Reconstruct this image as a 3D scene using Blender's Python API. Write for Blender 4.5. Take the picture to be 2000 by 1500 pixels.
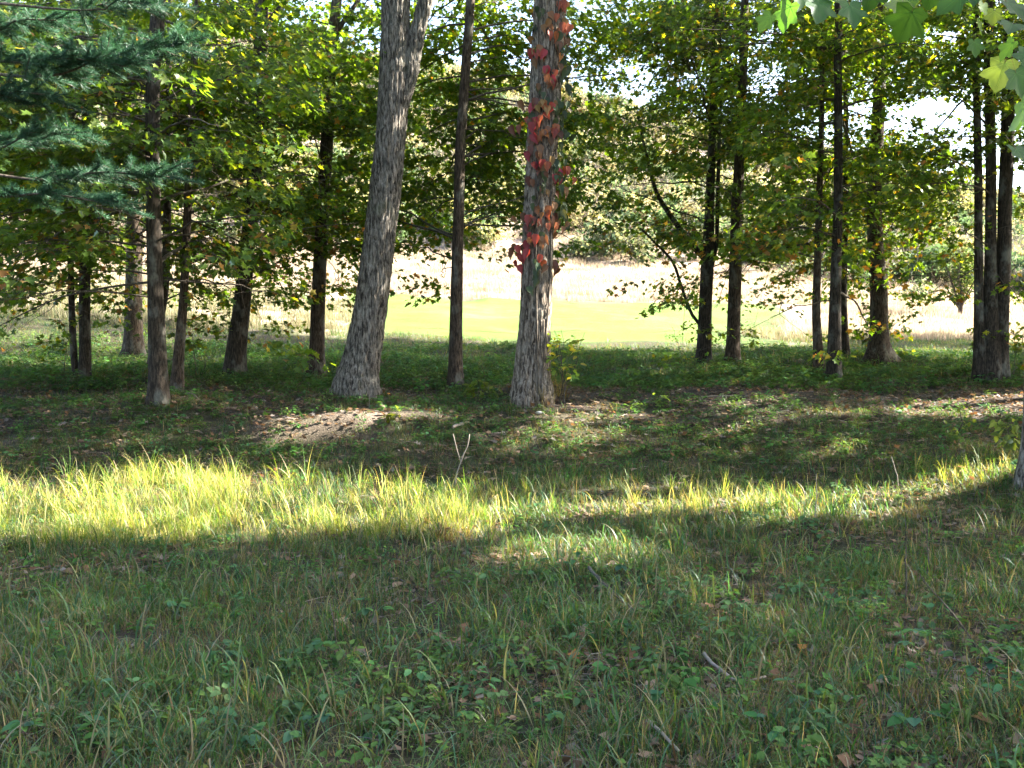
import bpy, math, random
import numpy as np
from mathutils import Vector

# ------------------------------------------------------------------ clear
for o in list(bpy.data.objects):
    bpy.data.objects.remove(o)
S = bpy.context.scene
COL = S.collection
R = np.random.default_rng(7)
random.seed(7)
rad = math.radians

# ------------------------------------------------------------------ camera
F = 1920.0            # focal length in pixels of the 2000 px wide photograph
PITCH = rad(-2.0)
CAMZ = 1.62
cam = bpy.data.cameras.new('camera')
cam.sensor_width = 36.0
cam.lens = 36.0 * F / 2000.0
cam.clip_start = 0.05
cam.clip_end = 3000
cam_o = bpy.data.objects.new('camera', cam)
cam_o.location = (0, 0, CAMZ)
cam_o.rotation_euler = (rad(90) + PITCH, 0, 0)
COL.objects.link(cam_o)
S.camera = cam_o

# ------------------------------------------------------------------ sky, sun, exposure
SUN_AZ, SUN_EL = rad(80), rad(33)      # azimuth measured from the view direction (+Y) to the right (+X)
SD = np.array([math.cos(SUN_EL) * math.sin(SUN_AZ), math.cos(SUN_EL) * math.cos(SUN_AZ), math.sin(SUN_EL)])
W = bpy.data.worlds.new('World')
S.world = W
W.use_nodes = True
wn = W.node_tree
bg = wn.nodes['Background']
sky = wn.nodes.new('ShaderNodeTexSky')
sky.sky_type = 'NISHITA'
sky.sun_disc = False
sky.sun_elevation = SUN_EL
sky.sun_rotation = SUN_AZ
sky.air_density = 1.0
sky.dust_density = 2.5
sky.ozone_density = 0.4
wn.links.new(sky.outputs['Color'], bg.inputs['Color'])
bg.inputs['Strength'].default_value = 0.068
sun = bpy.data.lights.new('sun', 'SUN')
sun.energy = 5.0
sun.angle = rad(0.55)
sun.color = (1.0, 0.93, 0.81)
sun_o = bpy.data.objects.new('sun', sun)
sun_o.rotation_euler = Vector(SD).to_track_quat('Z', 'Y').to_euler()
sun_o.location = (30, 5, 30)
COL.objects.link(sun_o)
S.view_settings.view_transform = 'Standard'
S.view_settings.look = 'None'
S.view_settings.gamma = 1.0
S.view_settings.exposure = 3.8
S.view_settings.use_curve_mapping = False
cy = S.cycles
cy.max_bounces = 6
cy.diffuse_bounces = 4
cy.glossy_bounces = 2
cy.transmission_bounces = 4
cy.transparent_max_bounces = 4
cy.caustics_reflective = False
cy.caustics_refractive = False
cy.use_adaptive_sampling = True
cy.adaptive_threshold = 0.02
cy.use_denoising = True
cy.sample_clamp_indirect = 6.0

# ------------------------------------------------------------------ numeric helpers
def hash3(ix, iy, iz):
    h = (ix * 374761393 + iy * 668265263 + iz * 2147483647 + 974634777) & 0xFFFFFFFF
    h = ((h ^ (h >> 13)) * 1274126177) & 0xFFFFFFFF
    h = h ^ (h >> 16)
    return (h & 0xFFFF) / 65535.0

def vnoise(p):
    p = np.asarray(p, float)
    i = np.floor(p).astype(np.int64)
    f = p - i
    f = f * f * (3 - 2 * f)
    out = 0
    for dx in (0, 1):
        for dy in (0, 1):
            for dz in (0, 1):
                w = (f[..., 0] if dx else 1 - f[..., 0]) * (f[..., 1] if dy else 1 - f[..., 1]) * (f[..., 2] if dz else 1 - f[..., 2])
                out = out + w * hash3(i[..., 0] + dx, i[..., 1] + dy, i[..., 2] + dz)
    return out

def n2(x, y, s, seed=0.0):
    x = np.asarray(x, float); y = np.asarray(y, float)
    return vnoise(np.stack([x / s + 13.7 * seed, y / s - 7.3 * seed, np.zeros_like(x) + seed * 3.1], -1)) - 0.5

NY = np.array([-60, 4, 6, 7, 8, 9, 10, 11, 12, 13, 13.5, 14, 15, 16, 17, 18.5, 20, 22])
NZ = np.array([-1.62, -1.62, -1.60, -1.58, -1.53, -1.45, -1.28, -1.02, -.78, -.68, -.64, -.60, -.54, -.47, -.42, -.32, -.23, -.08])
FY = np.array([22, 25, 28, 35, 60, 80, 100, 140, 200, 260, 500, 1500])
FS = {-.5: np.array([-.0036, .028, .045, .060, .085, .11, .16, .25, .335, .27, .15, .05]),
      0.: np.array([-.0036, .002, .008, .020, .050, .095, .135, .20, .262, .22, .12, .04]),
      .5: np.array([-.0036, -.004, .000, .010, .033, .050, .068, .10, .140, .11, .06, .02])}

def H(x, y, fine=True):
    x = np.asarray(x, float); y = np.asarray(y, float)
    near = np.interp(y, NY, NZ)
    t = np.clip(x / np.maximum(y, 8.0), -.75, .75)
    sl, sc, sr = (np.interp(y, FY, FS[k]) for k in (-.5, 0., .5))
    s = np.where(t < 0, sc + (sl - sc) * (-t / .5), sc + (sr - sc) * (t / .5))
    z = np.where(y < 22, near, y * s)
    # spoil berm in front of the big leaning trunk, root mounds
    u = (x + 2.05); v = (y - 11.55) - 0.16 * (x + 2.05)
    z = z + (0.15 + .12 * n2(x, y, .5, 17)) * np.exp(-(u / 1.2) ** 4) * np.exp(-(v / .34) ** 2)
    for mx, my, mh, ms in ((.31, 13.3, .16, .75), (7.9, 16.2, .16, 1.1), (-4.5, 12.6, .10, .6), (-2.2, 14.1, .1, .8),
                           (5.3, 9.6, .18, .9), (-.6, 8.25, .12, .45), (2.6, 8.3, .08, .5), (7.5, 19.6, .14, .7)):
        z = z + mh * np.exp(-(((x - mx) ** 2 + (y - my) ** 2) / ms ** 2))
    if fine:
        far = np.clip((y - 3) / 60, .0, 1)
        z = z + .10 * n2(x, y, 1.7, 1) * (1 + 3 * far) + .045 * n2(x, y, .55, 2) + .02 * n2(x, y, .2, 3)
        z = z + 1.2 * n2(x, y, 18, 4) * far
    return z + CAMZ

fw = np.array([0, math.cos(PITCH), math.sin(PITCH)])
up = np.array([0, -math.sin(PITCH), math.cos(PITCH)])
def ray(px, py):
    d = fw + np.array([1., 0, 0]) * ((px - 1000) / F) + up * (-(py - 750) / F)
    return d / d[1]
def at(px, py, Y):
    return np.array([0, 0, CAMZ]) + ray(px, py) * Y
def proj(P):
    P = np.atleast_2d(P) - np.array([0, 0, CAMZ])
    dz = P @ fw
    return 1000 + F * P[:, 0] / dz, 750 - F * (P @ up) / dz, dz
def gnd(px, py, far=400.):
    d = ray(px, py)
    ys = np.concatenate([np.arange(2.5, 40, .04), np.arange(40, far, .5)])
    zz = CAMZ + d[2] * ys
    hh = H(d[0] * ys, ys, False)
    k = np.nonzero(zz <= hh)[0]
    y = ys[k[0]] if len(k) else far
    return np.array([d[0] * y, y, float(H(d[0] * y, y))])

# ------------------------------------------------------------------ mesh helpers
def mesh_np(name, V, sizes, loops, colors=None, smooth=False):
    me = bpy.data.meshes.new(name)
    V = np.asarray(V, np.float32).reshape(-1, 3)
    sizes = np.asarray(sizes, np.int32); loops = np.asarray(loops, np.int32)
    me.vertices.add(len(V)); me.vertices.foreach_set('co', V.ravel())
    me.loops.add(len(loops)); me.loops.foreach_set('vertex_index', loops)
    me.polygons.add(len(sizes))
    st = np.zeros(len(sizes), np.int32)
    if len(sizes) > 1: st[1:] = np.cumsum(sizes)[:-1]
    me.polygons.foreach_set('loop_start', st)
    me.polygons.foreach_set('loop_total', sizes)
    if smooth:
        me.polygons.foreach_set('use_smooth', np.ones(len(sizes), bool))
    if colors is not None:
        a = me.attributes.new('col', 'FLOAT_COLOR', 'POINT')
        c = np.ones((len(V), 4), np.float32); c[:, :3] = colors
        a.data.foreach_set('color', c.ravel())
    me.update(calc_edges=True)
    return me

def obj(name, me, mat=None, parent=None, **props):
    o = bpy.data.objects.new(name, me)
    COL.objects.link(o)
    if mat is not None:
        if not me.materials: me.materials.append(mat)
    if parent is not None: o.parent = parent
    for k, v in props.items(): o[k] = v
    return o
def empty(name, loc, label, category, group=None):
    o = bpy.data.objects.new(name, None)
    o.location = loc; o.empty_display_size = .2
    COL.objects.link(o)
    o['label'] = label; o['category'] = category
    if group: o['group'] = group
    return o

class Geo:
    """collects pieces (verts, polygon sizes, loops, colour)"""
    def __init__(s): s.v = []; s.n = 0; s.sz = []; s.lp = []; s.c = []
    def add(s, V, sizes, loops, col=(1, 1, 1)):
        V = np.asarray(V, float).reshape(-1, 3)
        s.v.append(V); s.sz.append(np.asarray(sizes)); s.lp.append(np.asarray(loops) + s.n)
        c = np.asarray(col, float)
        s.c.append(np.broadcast_to(c, V.shape) if c.ndim == 1 else c)
        s.n += len(V)
    def mesh(s, name, origin=(0, 0, 0), smooth=False):
        return mesh_np(name, np.concatenate(s.v) - np.asarray(origin), np.concatenate(s.sz), np.concatenate(s.lp), np.concatenate(s.c), smooth)

def catmull(P, step):
    P = np.asarray(P, float)
    A = np.vstack([2 * P[0] - P[1], P, 2 * P[-1] - P[-2]])
    out = []
    for i in range(1, len(A) - 2):
        n = max(1, int(np.linalg.norm(A[i + 1][:3] - A[i][:3]) / step))
        t = (np.arange(n) / n)[:, None]
        a, b, c, d = A[i - 1], A[i], A[i + 1], A[i + 2]
        out.append(.5 * (2 * b + (c - a) * t + (2 * a - 5 * b + 4 * c - d) * t ** 2 + (3 * b - 3 * c + d - a) * t ** 3))
    out.append(A[-2][None])
    return np.vstack(out)

def tube(P, rads, sides, rfun=None, cap=True):
    P = np.asarray(P, float); n = len(P)
    T = np.gradient(P, axis=0); T /= np.linalg.norm(T, axis=1)[:, None] + 1e-9
    ref = np.array([0, 1., 0]) if abs(T[0, 1]) < .8 else np.array([1., 0, 0])
    A = np.cross(T, ref); A /= np.linalg.norm(A, axis=1)[:, None] + 1e-9
    B = np.cross(T, A)
    th = np.arange(sides) * 2 * np.pi / sides
    D = A[:, None] * np.cos(th)[None, :, None] + B[:, None] * np.sin(th)[None, :, None]
    r = np.asarray(rads, float)[:, None] * np.ones((1, sides))
    if rfun is not None: r = rfun(P, r, th, D)
    V = (P[:, None] + D * r[..., None]).reshape(-1, 3)
    i = np.arange(n - 1)[:, None] * sides; j = np.arange(sides)[None]; k = (j + 1) % sides
    q = np.stack([i + j, i + sides + j, i + sides + k, i + k], -1).reshape(-1, 4)
    sz = np.full(len(q), 4); lp = q.ravel()
    if cap:
        sz = np.append(sz, [sides]); lp = np.concatenate([lp, (n - 1) * sides + np.arange(sides)[::-1]])
    return V, sz, lp

# leaf templates: x across, y along, z up; (verts, sizes, loops)
MAPLE = (np.array([(0, 0, 0), (.44, .04, .07), (.25, .25, .03), (.56, .56, .06), (.19, .60, .02), (0, 1., -.10),
                   (-.19, .60, .02), (-.56, .56, .06), (-.25, .25, .03), (-.44, .04, .07)], float),
         np.array([6, 6]), np.array([0, 1, 2, 3, 4, 5, 0, 5, 6, 7, 8, 9]))
KITE = (np.array([(0, 0, 0), (.5, .4, .06), (0, 1., -.06), (-.5, .4, .06)], float), np.array([3, 3]), np.array([0, 1, 2, 0, 2, 3]))
OVATE = (np.array([(0, 0, 0), (.26, .22, .05), (.30, .48, .05), (.16, .80, -.01), (0, 1., -.10), (-.16, .80, -.01), (-.30, .48, .05), (-.26, .22, .05), (0, .5, 0)], float),
         np.array([5, 5, 5 - 1, 5 - 1][:2]), np.array([0, 1, 2, 3, 4, 0, 4, 5, 6, 7]))

def leaves(geo, tpl, pos, d, nrm, size, col):
    """add N leaves; d axis (N,3), nrm approx normal (N,3)"""
    N = len(pos)
    if N == 0: return
    d = d / (np.linalg.norm(d, axis=1)[:, None] + 1e-9)
    sd = np.cross(d, nrm); sd /= np.linalg.norm(sd, axis=1)[:, None] + 1e-9
    nn = np.cross(sd, d)
    tv, ts, tl = tpl
    V = pos[:, None] + size[:, None, None] * (tv[None, :, 0:1] * sd[:, None] + tv[None, :, 1:2] * d[:, None] + tv[None, :, 2:3] * nn[:, None])
    k = len(tv)
    lp = (tl[None] + (np.arange(N) * k)[:, None]).ravel()
    c = np.repeat(col, k, axis=0)
    geo.add(V.reshape(-1, 3), np.tile(ts, N), lp, c)

# ------------------------------------------------------------------ materials
def newmat(name):
    m = bpy.data.materials.new(name); m.use_nodes = True
    nt = m.node_tree; nt.nodes.clear()
    out = nt.nodes.new('ShaderNodeOutputMaterial')
    return m, nt, out
def node(nt, t, **kw):
    n = nt.nodes.new(t)
    for k, v in kw.items():
        if k in n.inputs: n.inputs[k].default_value = v
        else: setattr(n, k, v)
    return n
def mixc(nt, a, b, fac, blend='MIX'):
    m = nt.nodes.new('ShaderNodeMix'); m.data_type = 'RGBA'; m.blend_type = blend
    for sock, v in ((0, fac), (6, a), (7, b)):
        if hasattr(v, 'is_linked') or isinstance(v, bpy.types.NodeSocket): nt.links.new(v, m.inputs[sock])
        else: m.inputs[sock].default_value = v if sock == 0 else (*v, 1)
    return m.outputs[2]
def ramp(nt, fac, stops):
    r = nt.nodes.new('ShaderNodeValToRGB')
    while len(r.color_ramp.elements) < len(stops): r.color_ramp.elements.new(.5)
    for e, (p, c) in zip(r.color_ramp.elements, stops):
        e.position = p; e.color = (*c, 1) if len(c) == 3 else c
    nt.links.new(fac, r.inputs[0])
    return r.outputs[0]
def pos_noise(nt, scale, detail=3, rough=.55, coord='Object', stretch=None):
    tc = nt.nodes.new('ShaderNodeTexCoord')
    src = tc.outputs[coord]
    if stretch:
        mp = nt.nodes.new('ShaderNodeMapping'); mp.inputs['Scale'].default_value = stretch
        nt.links.new(src, mp.inputs[0]); src = mp.outputs[0]
    nz = node(nt, 'ShaderNodeTexNoise', Scale=scale, Detail=detail, Roughness=rough)
    nt.links.new(src, nz.inputs['Vector'])
    return nz.outputs[0]

def leaf_mat(name, trans=(2.6, 2.4, .5), tfac=.55, gloss=.02, rough=.45, vary=True, hue=.0, spec=4.0):
    m, nt, out = newmat(name)
    a = node(nt, 'ShaderNodeAttribute', attribute_name='col')
    c = a.outputs['Color']
    if vary:
        oi = nt.nodes.new('ShaderNodeObjectInfo')
        hs = node(nt, 'ShaderNodeHueSaturation')
        mr = node(nt, 'ShaderNodeMapRange'); mr.inputs[3].default_value = .75; mr.inputs[4].default_value = 1.25
        nt.links.new(oi.outputs['Random'], mr.inputs[0]); nt.links.new(mr.outputs[0], hs.inputs['Value'])
        m3 = node(nt, 'ShaderNodeMath', operation='FRACT'); m4 = node(nt, 'ShaderNodeMath', operation='MULTIPLY'); m4.inputs[1].default_value = 7.31
        nt.links.new(oi.outputs['Random'], m4.inputs[0]); nt.links.new(m4.outputs[0], m3.inputs[0])
        m5 = node(nt, 'ShaderNodeMapRange'); m5.inputs[3].default_value = .5 - hue; m5.inputs[4].default_value = .5 + hue
        nt.links.new(m3.outputs[0], m5.inputs[0]); nt.links.new(m5.outputs[0], hs.inputs['Hue'])
        nt.links.new(c, hs.inputs['Color']); c = hs.outputs[0]
    df = nt.nodes.new('ShaderNodeBsdfDiffuse'); nt.links.new(c, df.inputs[0])
    tl = nt.nodes.new('ShaderNodeBsdfTranslucent'); nt.links.new(mixc(nt, c, trans, 1.0, 'MULTIPLY'), tl.inputs[0])
    mx = nt.nodes.new('ShaderNodeMixShader'); mx.inputs[0].default_value = tfac
    nt.links.new(df.outputs[0], mx.inputs[1]); nt.links.new(tl.outputs[0], mx.inputs[2])
    gl = node(nt, 'ShaderNodeBsdfGlossy', Roughness=rough); gl.inputs[0].default_value = (.9, .95, 1, 1)
    lw = node(nt, 'ShaderNodeLayerWeight', Blend=.25)
    mt = node(nt, 'ShaderNodeMath', operation='MULTIPLY'); mt.inputs[1].default_value = gloss * spec
    ad = node(nt, 'ShaderNodeMath', operation='ADD'); ad.inputs[1].default_value = gloss * .5
    nt.links.new(lw.outputs['Fresnel'], mt.inputs[0]); nt.links.new(mt.outputs[0], ad.inputs[0])
    m2 = nt.nodes.new('ShaderNodeMixShader')
    nt.links.new(ad.outputs[0], m2.inputs[0]); nt.links.new(mx.outputs[0], m2.inputs[1]); nt.links.new(gl.outputs[0], m2.inputs[2])
    nt.links.new(m2.outputs[0], out.inputs[0])
    return m

def bark_mat(name, dark, mid, light, scale=1.0, lichen=.35, bump=.5):
    m, nt, out = newmat(name)
    f1 = pos_noise(nt, 36 * scale, 6, .66, stretch=(1, 1, .20))
    f2 = pos_noise(nt, 100 * scale, 4, .65, stretch=(1, 1, .45))
    f3 = pos_noise(nt, 5, 4, .6, stretch=(1, 1, .6))
    c = ramp(nt, f1, [(.40, dark), (.49, mid), (.64, light)])
    c = mixc(nt, c, (.55, .5, .45), ramp(nt, f2, [(.3, (.9, .9, .9)), (.6, (0, 0, 0))]), 'MULTIPLY')
    lich = ramp(nt, f3, [(.52, (0, 0, 0)), (.66, (lichen, lichen, lichen))])
    c = mixc(nt, c, (.30, .31, .27), lich)
    moss = pos_noise(nt, 2.3, 3, .6)
    c = mixc(nt, c, (.06, .08, .03), ramp(nt, moss, [(.62, (0, 0, 0)), (.76, (.35, .35, .35))]))
    b = node(nt, 'ShaderNodeBsdfPrincipled', Roughness=.9)
    b.inputs['Specular IOR Level'].default_value = .25
    nt.links.new(c, b.inputs['Base Color'])
    bp = node(nt, 'ShaderNodeBump', Strength=bump, Distance=.02)
    mxh = nt.nodes.new('ShaderNodeMath'); mxh.operation = 'MULTIPLY_ADD'; mxh.inputs[1].default_value = .35
    nt.links.new(f2, mxh.inputs[0]); nt.links.new(f1, mxh.inputs[2])
    nt.links.new(mxh.outputs[0], bp.inputs['Height']); nt.links.new(bp.outputs[0], b.inputs['Normal'])
    nt.links.new(b.outputs[0], out.inputs[0])
    return m

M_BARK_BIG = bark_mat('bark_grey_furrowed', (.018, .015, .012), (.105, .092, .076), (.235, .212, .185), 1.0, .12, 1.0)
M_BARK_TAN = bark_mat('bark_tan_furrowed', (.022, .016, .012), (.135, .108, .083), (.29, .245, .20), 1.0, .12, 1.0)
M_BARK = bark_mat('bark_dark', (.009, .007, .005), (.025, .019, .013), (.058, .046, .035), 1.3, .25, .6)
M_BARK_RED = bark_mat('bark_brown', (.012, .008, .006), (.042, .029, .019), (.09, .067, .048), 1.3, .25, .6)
M_TWIG = bark_mat('bark_twig', (.025, .02, .016), (.06, .048, .036), (.12, .10, .08), 2, .1, .2)
M_LEAF = leaf_mat('leaf_maple')
M_PINE = leaf_mat('needle_pine', (1.1, 1.2, .8), .25, .015)
M_GRASS = leaf_mat('blade_grass', (1.65, 1.6, .55), .5, .008, .55, hue=.03)
M_MEADOW = leaf_mat('blade_meadow', (1.25, 1.15, .95), .5, .004, .55)
M_FORB = leaf_mat('leaf_forb', (1.5, 1.45, .5), .4, .012, .5, hue=.025)
M_DRY = leaf_mat('dry_leaf', (1.3, 1.1, .7), .3, .02, .6)
M_BRUSH = leaf_mat('leaf_brush', (1.15, 1.15, .8), .4, .005, .5)

def flat_mat(name, col, var=.3, rough=.85):
    m, nt, out = newmat(name)
    f = pos_noise(nt, 30, 3)
    c = mixc(nt, tuple(x * (1 - var) for x in col), tuple(min(1, x * (1 + var)) for x in col), f)
    b = node(nt, 'ShaderNodeBsdfPrincipled', Roughness=rough); nt.links.new(c, b.inputs['Base Color'])
    nt.links.new(b.outputs[0], out.inputs[0]); return m
M_STICK = flat_mat('dead_stick', (.19, .155, .12), .5)
M_STONE = flat_mat('pale_stone', (.34, .32, .3), .2)

# ------------------------------------------------------------------ ground
def bermw(x, y):
    u = np.asarray(x) + 2.05; v = (np.asarray(y) - 11.55) - 0.16 * u
    return np.exp(-(u / 1.15) ** 4) * np.exp(-(v / .36) ** 2)
def lines(a):
    return np.concatenate([np.arange(*s) for s in a])
ly = lines([(-60, 2, 4), (2, 3.4, .2), (3.4, 14.5, .07), (14.5, 30, .2), (30, 100, 1.0), (100, 300, 4), (300, 1500, 60)])
hx = lines([(0, 5.5, .09), (5.5, 14, .22), (14, 40, 1), (40, 200, 6), (200, 1200, 60)])
lx = np.concatenate([-hx[:0:-1], hx])
gx, gy = np.meshgrid(lx, ly)
gz = H(gx, gy)
nxv, nyv = len(lx), len(ly)
ii = (np.arange(nyv - 1)[:, None] * nxv + np.arange(nxv - 1)[None]).ravel()
q = np.stack([ii, ii + 1, ii + 1 + nxv, ii + nxv], -1)

# where the light falls on the ground, read from the photograph (pixel outlines of sunlit ground)
def poly_xy(pts): return np.array([gnd(a, b)[:2] for a, b in pts])
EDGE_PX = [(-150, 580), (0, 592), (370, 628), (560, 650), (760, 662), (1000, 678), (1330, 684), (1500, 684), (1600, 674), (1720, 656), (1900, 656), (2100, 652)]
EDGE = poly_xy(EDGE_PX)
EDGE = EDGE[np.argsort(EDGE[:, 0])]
LIT = [(poly_xy(p), w) for p, w in [
    ([(-120, 1050), (300, 1052), (620, 1036), (900, 1048), (1000, 1020), (1250, 1003), (1380, 992), (1500, 1018), (1700, 1002), (1800, 978), (1900, 948), (2150, 920),
      (2150, 880), (1980, 900), (1850, 925), (1700, 940), (1500, 962), (1250, 962), (1000, 968), (800, 965), (600, 950), (300, 945), (-120, 950)], 1.0),
    ([(960, 1120), (1200, 1115), (1230, 1070), (1000, 1060)], .75),
    ([(520, 842), (640, 832), (760, 818), (830, 795), (720, 800), (620, 808), (530, 822)], 1.),
    ([(1090, 818), (1210, 812), (1230, 792), (1095, 792)], .8),
    ([(1040, 856), (1160, 846), (1170, 826), (1050, 828)], .7),
    ([(1740, 806), (2060, 800), (2060, 772), (1790, 772)], .8),
    ([(1405, 796), (1490, 796), (1490, 784), (1405, 784)], .8),
    ([(1515, 818), (1605, 816), (1600, 798), (1520, 800)], .5),
    ([(20, 668), (130, 660), (120, 636), (20, 640)], .6),
    ([(170, 690), (240, 686), (240, 664), (170, 664)], .6),
    ([(1225, 708), (1335, 704), (1330, 690), (1230, 692)], .6),
    ([(1730, 700), (1900, 698), (1900, 680), (1760, 682)], .6),
    ([(225, 790), (300, 790), (300, 776), (225, 776)], .5),
    ([(1850, 880), (1960, 890), (1970, 850), (1880, 850)], .45),
    ([(1320, 1190), (1440, 1190), (1430, 1130), (1330, 1130)], .5),
    ([(1790, 1180), (1880, 1180), (1870, 1130), (1800, 1130)], .5),
]]
def in_poly(P, x, y):
    c = np.zeros(len(x), bool); n = len(P); j = n - 1
    for i in range(n):
        xi, yi = P[i]; xj, yj = P[j]
        k = ((yi > y) != (yj > y)) & (x < (xj - xi) * (y - yi) / (yj - yi + 1e-12) + xi)
        c ^= k; j = i
    return c
def lit(x, y):
    """weight 0..1: how sunlit the photograph shows this ground"""
    w = (y > np.interp(x, EDGE[:, 0], EDGE[:, 1]) + .5 * n2(x, y, 1.5, 9)).astype(float)
    for P, k in LIT:
        w = np.maximum(w, k * in_poly(P, x + .12 * n2(x, y, .35, 5), y + .12 * n2(x, y, .35, 6) + .4 * n2(x, y, 1.1, 7)))
    return w
def lit_wide(x, y):
    return np.maximum.reduce([lit(x, y), lit(x, y + .2), lit(x, y - .2), lit(x + .25, y), lit(x - .25, y)])
def shadow_pt(P):
    """ground point that a point's shadow falls on"""
    P = np.atleast_2d(P); h = P[:, 2] - CAMZ + 1.0
    for _ in range(5):
        x = P[:, 0] - SD[0] / SD[2] * h; y = P[:, 1] - SD[1] / SD[2] * h
        h = P[:, 2] - H(x, y, False)
    return x, y

# ground cover zones as data on the sheet: r = bare litter, g = mown green, b = dry meadow, at the sides cut to the shadow edge
gxr, gyr = gx.ravel(), gy.ravel()
edge_y = np.interp(gxr, EDGE[:, 0], EDGE[:, 1])
tt = gxr / np.maximum(gyr, 6)
litter = np.clip(.95 - np.abs(gyr - 13.4) / 2.4 + 1.3 * n2(gxr, gyr, 1.4, 11), 0, 1)
litter = np.maximum(litter, np.clip(.55 * (gyr < 9) * (.1 + 2.0 * n2(gxr, gyr, .8, 12)), 0, 1))
green = np.clip((gyr - 27) / 3, 0, 1) * np.clip((58 - gyr + 6 * n2(gxr, gyr, 9, 13)) / 3, 0, 1) * np.clip((tt + .19 + .10 * n2(gxr, gyr, 7, 14)) / .07, 0, 1) * np.clip((.31 - tt + .16 * n2(gxr, gyr, 6, 15)) / .12, 0, 1)
meadow = np.clip((gyr - np.where((tt > -.17) & (tt < .28), 57, edge_y - .5)) / 3, 0, 1)  # beside the mown part, dark turf colour up to the shadow edge paints shade
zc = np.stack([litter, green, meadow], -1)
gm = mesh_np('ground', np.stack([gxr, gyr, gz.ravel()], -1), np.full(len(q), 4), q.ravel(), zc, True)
ba = gm.attributes.new('berm', 'FLOAT', 'POINT'); ba.data.foreach_set('value', np.clip(1.15 * bermw(gxr, gyr) - .28 + 1.3 * n2(gxr, gyr, .35, 16) + .5 * n2(gxr, gyr, .12, 18), 0, .85).astype(np.float32))
m, nt, out = newmat('ground_cover')
at_ = node(nt, 'ShaderNodeAttribute', attribute_name='col')
sp = nt.nodes.new('ShaderNodeSeparateColor'); nt.links.new(at_.outputs['Color'], sp.inputs[0])
nA = pos_noise(nt, 9, 6, .7); nB = pos_noise(nt, 45, 5, .7); nC = pos_noise(nt, 1.3, 4, .6); nD = pos_noise(nt, .25, 5, .7)
soil = ramp(nt, nB, [(.3, (.014, .011, .009)), (.5, (.038, .029, .022)), (.62, (.075, .058, .045)), (.72, (.15, .115, .09))])
turf = ramp(nt, nA, [(.3, (.016, .022, .009)), (.52, (.034, .048, .016)), (.7, (.07, .075, .034))])
c = mixc(nt, turf, soil, ramp(nt, nC, [(.42, (.25, .25, .25)), (.6, (.9, .9, .9))]))
c = mixc(nt, c, soil, sp.outputs[0])
bat = node(nt, 'ShaderNodeAttribute', attribute_name='berm')
c = mixc(nt, c, ramp(nt, nB, [(.3, (.04, .03, .024)), (.52, (.115, .09, .07)), (.72, (.22, .175, .14))]), bat.outputs['Fac'])
grn = ramp(nt, nD, [(.35, (.058, .112, .018)), (.5, (.078, .122, .024)), (.7, (.115, .135, .045))])
c = mixc(nt, c, grn, sp.outputs[1])
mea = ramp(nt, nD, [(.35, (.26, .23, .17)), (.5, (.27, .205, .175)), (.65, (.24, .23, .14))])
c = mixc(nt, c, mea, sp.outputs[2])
b = node(nt, 'ShaderNodeBsdfPrincipled', Roughness=.95); b.inputs['Specular IOR Level'].default_value = .1
nt.links.new(c, b.inputs['Base Color'])
bp = node(nt, 'ShaderNodeBump', Strength=.9, Distance=.03); nt.links.new(nB, bp.inputs['Height']); nt.links.new(bp.outputs[0], b.inputs['Normal'])
nt.links.new(b.outputs[0], out.inputs[0])
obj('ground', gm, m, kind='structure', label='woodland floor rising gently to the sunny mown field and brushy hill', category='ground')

# ------------------------------------------------------------------ trees
class Tree: pass
TREES = []

def trunk_geo(path, step, sides, detail, flare=0.5, ground_z=None, big=False):
    """path rows: x y z r"""
    Q = catmull(path, step)
    if big:      # fine rings only where the bark can be seen closely
        keep = Q[:, 2] < 7.2; rest = Q[~keep][::12]
        Q = np.vstack([Q[keep], rest, Q[-1:]])
    seed = R.uniform(0, 50)
    def rfun(P, r, th, D):
        if ground_z is not None and flare > 0:
            h = np.maximum(P[:, 2] - ground_z, 0)[:, None]
            lob = 1 + .35 * np.sin(th * 5 + seed)[None] + .25 * np.sin(th * 3 + 2 * seed)[None]
            r = r * (1 + flare * np.exp(-h / .22) * lob + .05 * np.exp(-h / .8))
        nn = P[:, None] + D * .35
        low = vnoise(np.stack([nn[..., 0] * 3 + seed, nn[..., 1] * 3, nn[..., 2] * 1.2], -1)) - .5
        r = r * (1 + .10 * low)
        if big:
            f = P[:, None] + D * r[..., None]
            wob = .5 * (vnoise(np.stack([f[..., 0] * 6, f[..., 1] * 6, f[..., 2] * 2.5 + seed], -1)) - .5)
            a = vnoise(np.stack([f[..., 0] * 32 + wob, f[..., 1] * 32 + wob, f[..., 2] * 6.5 + seed], -1))
            b2 = vnoise(np.stack([f[..., 0] * 70, f[..., 1] * 70, f[..., 2] * 22 + seed], -1))
            rid = 1 - np.abs(a * 2 - 1) * 2.4
            r = r - .022 * np.clip(rid, 0, 1) + .012 * (b2 - .5)
        return r
    return tube(Q[:, :3], Q[:, 3], sides, rfun)

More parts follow.
